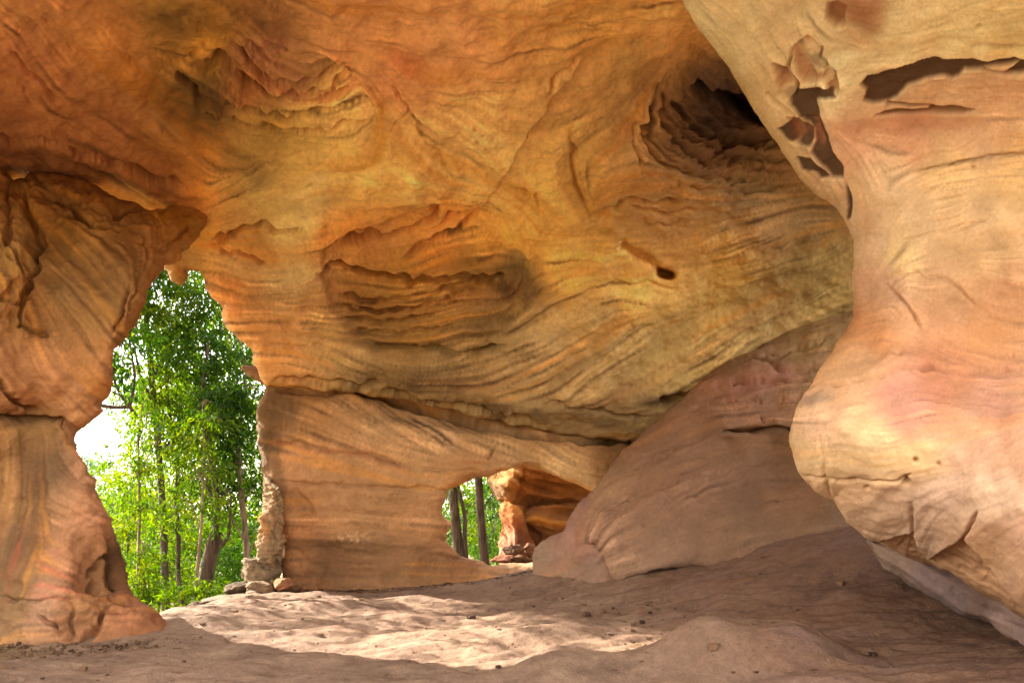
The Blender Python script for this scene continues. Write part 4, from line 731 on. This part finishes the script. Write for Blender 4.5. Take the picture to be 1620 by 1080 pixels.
# ================================================================== trees
def bark_mat(name, c1, c2):
    m = bpy.data.materials.new(name); m.use_nodes = True; nt = m.node_tree; b = nt.nodes['Principled BSDF']; b.inputs['Roughness'].default_value = .95
    tcn = nt.nodes.new('ShaderNodeTexCoord'); mp = nt.nodes.new('ShaderNodeMapping'); mp.inputs['Scale'].default_value = (14, 14, 2.2)
    n = nt.nodes.new('ShaderNodeTexNoise'); n.inputs['Scale'].default_value = 1.5; n.inputs['Detail'].default_value = 8
    r = nt.nodes.new('ShaderNodeValToRGB'); r.color_ramp.elements[0].position = .35; r.color_ramp.elements[1].position = .7
    r.color_ramp.elements[0].color = (*lin(*c1), 1); r.color_ramp.elements[1].color = (*lin(*c2), 1)
    bp = nt.nodes.new('ShaderNodeBump'); bp.inputs['Strength'].default_value = .8; bp.inputs['Distance'].default_value = .05
    L = nt.links.new
    L(tcn.outputs['Object'], mp.inputs['Vector']); L(mp.outputs['Vector'], n.inputs['Vector']); L(n.outputs['Fac'], r.inputs['Fac']); L(r.outputs['Color'], b.inputs['Base Color']); L(n.outputs['Fac'], bp.inputs['Height']); L(bp.outputs['Normal'], b.inputs['Normal'])
    return m
M_BARK = bark_mat('dark_bark', (44, 34, 26), (92, 72, 54)); M_PALE = bark_mat('grey_bark', (92, 76, 60), (146, 126, 104))
def leaf_mat():
    m = bpy.data.materials.new('leaf'); m.use_nodes = True; nt = m.node_tree; nt.nodes.clear()
    o = nt.nodes.new('ShaderNodeOutputMaterial'); at = nt.nodes.new('ShaderNodeAttribute'); at.attribute_name = 'Col'
    df = nt.nodes.new('ShaderNodeBsdfDiffuse'); tr = nt.nodes.new('ShaderNodeBsdfTranslucent'); mx_ = nt.nodes.new('ShaderNodeMixShader'); mx_.inputs[0].default_value = .55
    gl = nt.nodes.new('ShaderNodeBsdfGlossy'); gl.inputs['Roughness'].default_value = .4; m2 = nt.nodes.new('ShaderNodeMixShader'); m2.inputs[0].default_value = .012
    hs = nt.nodes.new('ShaderNodeHueSaturation'); hs.inputs['Saturation'].default_value = 1.15; hs.inputs['Value'].default_value = 1.25; hs.inputs['Hue'].default_value = .48
    nz = nt.nodes.new('ShaderNodeTexNoise'); nz.inputs['Scale'].default_value = 9; ml = nt.nodes.new('ShaderNodeMix'); ml.data_type = 'RGBA'; ml.blend_type = 'MULTIPLY'; ml.inputs['Factor'].default_value = .35
    L = nt.links.new
    L(at.outputs['Color'], ml.inputs['A']); L(nz.outputs['Fac'], ml.inputs['B'])
    L(ml.outputs['Result'], df.inputs['Color']); L(ml.outputs['Result'], hs.inputs['Color']); L(hs.outputs['Color'], tr.inputs['Color'])
    L(df.outputs[0], mx_.inputs[1]); L(tr.outputs[0], mx_.inputs[2]); L(mx_.outputs[0], m2.inputs[1]); L(gl.outputs[0], m2.inputs[2]); L(m2.outputs[0], o.inputs['Surface'])
    return m
M_LEAF = leaf_mat()
def tube(pts, rad, seg=8, seed=0):
    pts = np.array(pts, float); n = len(pts)
    # resample smoothly
    t = np.arange(n); tt = np.linspace(0, n - 1, (n - 1) * 5 + 1)
    q = np.stack([np.interp(tt, t, pts[:, k]) for k in range(3)], 1)
    for _ in range(3): q[1:-1] = .25 * q[:-2] + .5 * q[1:-1] + .25 * q[2:]
    r = np.interp(tt, t, rad)
    tg = np.gradient(q, axis=0); tg /= np.linalg.norm(tg, axis=1, keepdims=True) + 1e-9
    ref = np.array((.3, 1, .1)); a = np.cross(tg, ref); a /= np.linalg.norm(a, axis=1, keepdims=True) + 1e-9; b = np.cross(tg, a)
    th = np.arange(seg) / seg * 2 * np.pi
    rr = r[:, None] * (1 + .10 * np.sin(2 * th + q[:, 2:3] * .9 + seed) + .06 * np.sin(5 * th + q[:, 2:3] * 3 + seed))
    v = q[:, None] + rr[..., None] * (np.cos(th)[None, :, None] * a[:, None] + np.sin(th)[None, :, None] * b[:, None])
    m = len(q); k = np.arange(m * seg).reshape(m, seg)
    f = np.stack([k[:-1].ravel(), np.roll(k, -1, 1)[:-1].ravel(), np.roll(k, -1, 1)[1:].ravel(), k[1:].ravel()], 1)
    return v.reshape(-1, 3), f
def join(parts):
    V, Q, o = [], [], 0
    for v, f in parts: V.append(v); Q.append(f + o); o += len(v)
    return np.concatenate(V), np.concatenate(Q)
def leaves(centres, radii, count, size, palette, seed, droop=.7, twigs=None, clump=26):
    """leaf sprays: each spray is a drooping twig with leaves along it"""
    r = np.random.default_rng(seed); cs = np.array(centres); rs = np.array(radii)
    if rs.ndim == 1: rs = np.repeat(rs[:, None], 3, 1)
    w = rs.prod(1) ** .7; w /= w.sum()
    ns = max(1, count // clump)
    which = r.choice(len(cs), ns, p=w)
    dirs = r.normal(size=(ns, 3)); dirs /= np.linalg.norm(dirs, axis=1, keepdims=True)
    p0 = cs[which] + dirs * rs[which] * (r.uniform(.1, 1, (ns, 1)) ** .5)
    hd = dirs * np.array((1, 1, .4)) + r.normal(size=(ns, 3)) * .5; hd /= np.linalg.norm(hd, axis=1, keepdims=True)
    tl = r.uniform(2.5, 5.5, ns) * size
    t = r.uniform(0, 1, (ns, clump))
    base = p0[:, None] + hd[:, None] * (t * tl[:, None])[..., None]
    base[..., 2] -= droop * (t ** 1.6) * tl[:, None]
    base += r.normal(size=base.shape) * size * .45
    ax = hd[:, None] * .6 + r.normal(size=base.shape) * .55; ax[..., 2] -= droop * 1.1
    ax /= np.linalg.norm(ax, axis=-1, keepdims=True)
    sd = np.cross(ax, r.normal(size=base.shape)); sd /= np.linalg.norm(sd, axis=-1, keepdims=True) + 1e-9
    L = size * r.uniform(.6, 1.35, t.shape)[..., None]; W_ = L * r.uniform(.10, .17, t.shape)[..., None]
    nrm = np.cross(ax, sd)
    v = np.stack([base, base + ax * L * .42 + sd * W_ + nrm * L * .04, base + ax * L - nrm * L * .12, base + ax * L * .42 - sd * W_ + nrm * L * .04], 2).reshape(-1, 3)
    f = np.arange(len(v)).reshape(-1, 4)
    pal = np.array([lin(*c) for c in palette])
    pc = pal[r.integers(0, len(pal), ns)][:, None] * .65 + pal[r.integers(0, len(pal), t.shape)] * .35
    pc = pc * np.exp(r.normal(size=t.shape) * .22)[..., None]
    pc = np.repeat(pc.reshape(-1, 3), 4, 0)
    return v, f, pc
LIME = [(74, 112, 12), (90, 120, 13), (62, 102, 12), (112, 128, 18), (50, 88, 12)]
MIX = [(54, 94, 12), (40, 78, 14), (70, 104, 14), (32, 66, 12), (50, 88, 14)]
DEEP = [(38, 82, 14), (48, 92, 16), (32, 72, 14), (62, 100, 18)]
BLUE = [(96, 122, 96), (84, 112, 84), (112, 134, 104)]
def px_line(pts, d0, d1=None):
    n = len(pts); d1 = d0 if d1 is None else d1
    return [P(u, v, d0 + (d1 - d0) * i / max(n - 1, 1)) for i, (u, v) in enumerate(pts)]
def tree(name, label, d, trunk, rad, limbs, clumps, count, size, pal, seed, bark=None, group=None, droop=.7, cat='tree'):
    tp = px_line(trunk, d); gz = float(gheight(tp[0][0], tp[0][1]))
    if tp[0][2] > gz: tp = [np.array((tp[0][0] + .03, tp[0][1], gz - .15))] + tp; rad = [rad[0] * 1.25] + list(rad)
    base = np.array(tp[0]); base[2] = gz
    root = empty(name, base); tag(root, label, cat, group)
    parts = [tube([p - base for p in tp], np.array(rad) * d / F, 10, seed)]
    for pts, r0, r1, dd in limbs:
        lp = [p - base for p in px_line(pts, d, d + dd)]
        parts.append(tube(lp, np.linspace(r0, r1, len(pts)) * d / F, 7, seed))
    cs, rs = [], []
    r = np.random.default_rng(seed + 99)
    allp = [p - base for p in tp] + [p - base for l in limbs for p in px_line(l[0], d, d + l[3])]
    for u, v, ru, rv, do in clumps:
        c = P(u, v, d + do) - base; cs.append(c); rs.append((ru * d / F, max(ru, rv) * d / F * .8, rv * d / F))
        # a thin branch that carries the clump
        below = [q for q in allp if q[2] < c[2] + .2] or allp
        s = min(below, key=lambda q: np.linalg.norm(q - c) - .2 * q[2])
        mid = (s + c) / 2 + np.array((0, 0, .18)) + r.normal(size=3) * .08
        parts.append(tube([s, mid, c, c + (c - mid) * .5 + r.normal(size=3) * .1], np.array((.9, .65, .35, .15)) * max(1.2, rad[-1] * .35) * d / F, 5, seed))
        for _ in range(5):
            e = c + r.normal(size=3) * np.array(rs[-1]) * .6; parts.append(tube([mid, (mid + e) / 2 + r.normal(size=3) * .1, e], np.array((.5, .3, .12)) * 1.3 * d / F, 4, seed))
    mesh_obj('trunk', *join(parts), bark or M_BARK, root)
    v, f, c = leaves(cs, rs, count, size, pal, seed, droop)
    mesh_obj('crown', v, f, M_LEAF, root, col=c, smooth=False)
    return root

tree('tree', 'tall tree with the straight dark trunk nearest the left pillar in the arch', 15.0, [(262, 990), (261, 900), (257, 800), (252, 720), (244, 640), (238, 570), (230, 500), (240, 430), (240, 380)], [7, 6.2, 5.6, 5, 4.6, 4, 3.4, 2.6, 2],
     [([(244, 640), (222, 600), (212, 545), (200, 500)], 2.5, 1.2, -.5), ([(240, 600), (262, 560), (275, 520), (300, 470)], 2.5, 1, .5), ([(252, 720), (275, 690), (290, 650)], 2, 1, -.4)],
     [(215, 500, 40, 34, 0), (245, 450, 42, 40, .3), (285, 440, 34, 36, -.3), (270, 520, 34, 34, .4), (225, 560, 34, 30, -.4), (250, 620, 34, 30, .3), (285, 600, 28, 36, -.2), (300, 500, 30, 30, .3), (240, 390, 60, 30, 0), (235, 670, 22, 22, -.3)], 9000, .15, LIME, 1)
tree('tree', 'slender tree with a thin wavy trunk just right of the straight dark one', 15.6, [(288, 955), (281, 900), (283, 850), (278, 800), (282, 750), (276, 700), (266, 640), (262, 590), (270, 520)], [4.5, 4, 3.6, 3.6, 3.2, 2.8, 2.4, 2, 1.4],
     [([(276, 700), (290, 660), (300, 610)], 1.6, .8, .3)], [(300, 560, 34, 40, .2), (275, 640, 30, 30, -.4), (300, 690, 30, 34, .3), (262, 700, 24, 24, -.3), (290, 760, 26, 28, .4), (268, 820, 20, 22, -.3), (300, 840, 22, 24, .4)], 4500, .13, LIME, 2)
tree('tree', 'old tree with a thick broken fluted trunk and forked limb in the arch', 13.8, [(318, 945), (326, 915), (331, 885), (338, 858), (344, 842)], [15, 13.5, 12, 12, 10],
     [([(340, 850), (345, 800), (338, 740), (328, 690), (318, 650), (322, 600), (330, 540)], 6, 2, .6), ([(338, 868), (352, 862), (362, 848), (364, 820), (366, 780)], 4, 1.5, -.2)],
     [(330, 560, 40, 40, .8), (350, 620, 34, 40, .3), (325, 650, 26, 34, .5), (355, 700, 34, 30, .6), (320, 760, 26, 30, .6), (362, 770, 22, 24, .5)], 4600, .14, MIX, 3)
tree('tree', 'grey barked tree with a forked upper trunk closest to the right side of the arch', 14.6, [(396, 930), (391, 890), (388, 840), (383, 790), (378, 740), (375, 700)], [6, 5, 4.6, 4.2, 4, 3.6],
     [([(375, 700), (366, 665), (356, 630), (340, 590)], 2.8, 1.2, .3), ([(375, 700), (384, 650), (390, 600), (384, 550)], 2.8, 1.2, .2), ([(388, 860), (376, 835), (366, 815)], 1.6, .8, -.3), ([(391, 880), (402, 860), (412, 850)], 1.6, .8, .3), ([(384, 650), (400, 630), (420, 620)], 1.5, .8, 0)],
     [(380, 570, 36, 34, 0), (350, 520, 34, 34, .3), (395, 620, 28, 30, -.2), (360, 640, 30, 32, -.3), (400, 690, 24, 34, .3), (405, 770, 20, 34, .3), (365, 740, 24, 26, .3), (400, 850, 20, 30, .6), (340, 470, 34, 30, .4)], 6000, .14, MIX, 4, bark=M_PALE)
tree('sapling', 'thin upright sapling against the bright sky beside the left pillar', 13.6, [(216, 960), (218, 900), (221, 830), (220, 760), (218, 700), (224, 650), (228, 620)], [2.6, 2.3, 2, 1.8, 1.5, 1.1, .8], [],
     [(215, 700, 26, 16, 0), (228, 660, 20, 18, .1), (205, 730, 24, 14, -.2), (232, 745, 20, 16, .2), (208, 780, 24, 16, .1), (232, 800, 20, 18, -.2), (200, 830, 22, 16, 0), (226, 870, 18, 16, .1), (225, 630, 16, 14, 0)], 2200, .12, LIME, 5, bark=M_PALE)
tree('sapling', 'thin pale sapling in front of the old broken trunk', 13.2, [(309, 950), (312, 900), (318, 840), (321, 780), (322, 720), (324, 680), (320, 640)], [2.8, 2.4, 2.0, 1.8, 1.5, 1.1, .8], [],
     [(318, 700, 24, 18, 0), (305, 740, 20, 16, -.2), (336, 745, 20, 18, .2), (322, 790, 24, 16, .1), (302, 800, 16, 14, 0), (338, 660, 18, 16, 0), (318, 650, 16, 16, 0)], 1800, .12, LIME, 6, bark=M_PALE)
# leafy boughs added for their shade inside the arch, out of view behind the pillar
boughs = []; rb = np.random.default_rng(3)
def bough_set(n, x0, x1, y0, y1, t0, t1, k0, k1):
    m = 0; tries = 0
    while m < n and tries < 20000:
        tries += 1
        q = np.array((rb.uniform(x0, x1), rb.uniform(y0, y1), .1)) + SUN_DIR * rb.uniform(t0, t1)
        if q[0] > -5.4: continue
        uu_, vv_ = HU + q[0] / q[1] * F, HV - (q[2] - CAMZ) / q[1] * F
        edge = np.interp(vv_, (300, 420, 475, 555, 605, 642, 690, 760, 820, 900), (300, 255, 228, 182, 178, 150, 112, 145, 165, 195)) - 28
        if uu_ > edge or vv_ < 315: continue
        k = rb.uniform(k0, k1); boughs.append((uu_, vv_, k, k * .7, q[1] - 12.4)); m += 1
bough_set(12, -3.8, -1.8, 6.4, 9.6, 6, 11, 15, 27)       # loose leaves: dapples
bough_set(50, .75, 2.3, 7.0, 10.8, 11.5, 19, 24, 40)      # dense unseen boughs added to block the sun further in
bough_set(4, .2, 1.7, 5.5, 6.4, 8, 15, 10, 18)
tree('tree', 'leafy tree outside the arch whose dark bare branch shows beside the left pillar', 12.4, [(60, 960), (70, 800), (90, 700), (120, 620), (150, 560), (165, 500)], [9, 8, 7, 6, 4.5, 3],
     [([(210, 650), (196, 632), (184, 612), (178, 590), (182, 560)], 3.0, 1.2, 0), ([(120, 620), (150, 640), (185, 645), (205, 642)], 4, 3, 0), ([(196, 632), (186, 622), (172, 618)], 1.8, 1, 0), ([(205, 642), (215, 600), (206, 545), (202, 520)], 2.4, 1.2, .2)],
     [(190, 560, 22, 26, 0), (205, 590, 18, 20, .2), (205, 520, 26, 26, 0), (182, 600, 12, 12, .1), (150, 500, 20, 20, -.6)] + boughs, 21000, .15, DEEP, 7)
tree('tree', 'stout dark tree trunk at the left in the low window, leaning slightly', 17.0, [(729, 900), (724, 865), (721, 830), (718, 790), (717, 765), (714, 700), (700, 600)], [9, 8.4, 8, 7.6, 7.2, 6.5, 4], [([(737, 885), (735, 850), (736, 815), (730, 790), (722, 760), (722, 720)], 4.2, 2.5, -.2), ([(736, 812), (742, 800), (747, 792)], 1.2, .6, 0)],
     [(705, 790, 12, 20, .8), (712, 840, 10, 22, 1.2), (735, 780, 14, 20, 1.4), (745, 830, 14, 22, 1.6), (690, 700, 70, 60, 0), (730, 640, 60, 40, 0)], 3600, .14, LIME, 8)
tree('tree', 'straight dark tree trunk at the centre of the low window', 16.4, [(768, 905), (764, 860), (760, 810), (757, 760), (754, 700), (750, 600)], [8.4, 7.4, 7, 6.6, 6, 4], [], [(780, 780, 14, 22, 1.0), (785, 830, 12, 24, 1.4), (775, 860, 14, 18, 1.8), (750, 800, 14, 24, 2.2), (780, 640, 70, 50, .4)], 3600, .14, DEEP, 9)
# trees that stand left of the pillar, between the arch and the sun: their shade dapples the floor
tree('tree', 'spreading tree out of sight left of the pillar that dapples the cave floor', 9.6, [(-420, 1010), (-425, 900), (-430, 750), (-420, 600), (-415, 480)], [20, 17, 15, 12, 8], [([(-430, 700), (-330, 560), (-250, 420)], 8, 3, .6), ([(-420, 600), (-470, 420), (-450, 260)], 8, 3, .8)],
     [(-300, 400, 70, 50, .6), (-380, 330, 80, 60, 1.2), (-250, 330, 60, 50, 1.4), (-420, 220, 90, 60, .6), (-300, 230, 70, 50, 1.8), (-480, 380, 70, 60, 2.2), (-380, 450, 60, 40, 2.6), (-220, 480, 50, 30, 2.4)], 1300, .16, DEEP, 10)

def shrub(label, u, v, d, w, h, count, pal, seed):
    x, y, _ = P(u, v, d); z = float(gheight(x, y)); top = P(u, v - h, d)[2]
    root = empty('shrub', (x, y, z)); tag(root, label, 'shrub')
    r = np.random.default_rng(seed); parts = []; cs = []; rs = []
    H = max(.5, top - z)
    for k in range(7):
        a = r.uniform(0, 6.28); e = np.array((math.cos(a) * w * d / F * .8 * r.uniform(.3, 1), math.sin(a) * w * d / F * .6 * r.uniform(.3, 1), H * r.uniform(.55, 1)))
        parts.append(tube([(0, 0, -.1), e * .5 + (0, 0, .1), e], [.018, .012, .005], 5, k)); cs += [e, e * .62]; rs += [(w * d / F * .5, w * d / F * .5, H * .22)] * 2
    mesh_obj('stem', *join(parts), M_BARK, root)
    v_, f, c = leaves(cs, rs, count, .12, pal, seed, .35); mesh_obj('foliage', v_, f, M_LEAF, root, col=c, smooth=False)
shrub('low bright shrub in front of the old broken trunk', 318, 940, 13.0, 22, 30, 900, LIME, 21)
shrub('lime green bush at the foot of the straight dark trunk', 240, 960, 13.6, 34, 70, 1800, LIME, 22)
shrub('dark green bush beside the grey rocks at the right of the arch', 380, 930, 16.2, 32, 90, 2000, DEEP, 23)
shrub('broad leafy bush between the straight and the wavy trunks', 285, 945, 17.0, 40, 120, 2400, LIME, 24)
shrub('tall bush at the left edge of the view through the arch', 195, 930, 16.5, 36, 200, 3200, LIME, 25)
shrub('leafy bush behind the two dark trunks in the window', 760, 900, 20.0, 50, 90, 2600, LIME, 26)

# the wood behind, read as one mass
cs, rs, pals = [], [], []
r = np.random.default_rng(5)
V_, F_, C_ = [], [], []; off = 0
def wood(n, d0, d1, u0, u1, vtop, vbot, count, size, pal, seed, rad=(30, 60)):
    global off
    rr = np.random.default_rng(seed); c, s = [], []
    for _ in range(n):
        dd = rr.uniform(d0, d1); u = rr.uniform(u0, u1); lo = vtop(u)
        v = rr.uniform(lo, vbot); k = rr.uniform(*rad) * dd / F
        c.append(P(u, v, dd)); s.append((k, k, k * .8))
    v, f, cc = leaves(c, s, count, size, pal, seed, .6)
    V_.append(v); F_.append(f + off); C_.append(cc); off += len(v)
top1 = lambda u: 690 + 0 * u if u < 235 else 470
wood(34, 20, 27, 225, 430, lambda u: 520 + 150 * ss(300, 225, u), 900, 15000, .22, LIME, 51)
wood(46, 22, 30, 140, 440, lambda u: 745, 960, 16000, .22, LIME, 52)
wood(34, 26, 36, 280, 470, lambda u: 430, 900, 15000, .26, MIX + LIME[:2], 53)
wood(16, 30, 36, 100, 240, lambda u: 770, 930, 5000, .26, BLUE, 54)
wood(10, 30, 34, 110, 160, lambda u: 715, 760, 1200, .22, BLUE, 55, (10, 18))
wood(60, 24, 34, 650, 860, lambda u: 700, 930, 15000, .24, LIME + DEEP, 56)
wo_ = mesh_obj('woodland', np.concatenate(V_), np.concatenate(F_), M_LEAF, col=np.concatenate(C_), smooth=False)
tag(wo_, 'light green foliage of the woodland beyond the nearer trees', kind='stuff'); wo_['category'] = 'woodland'
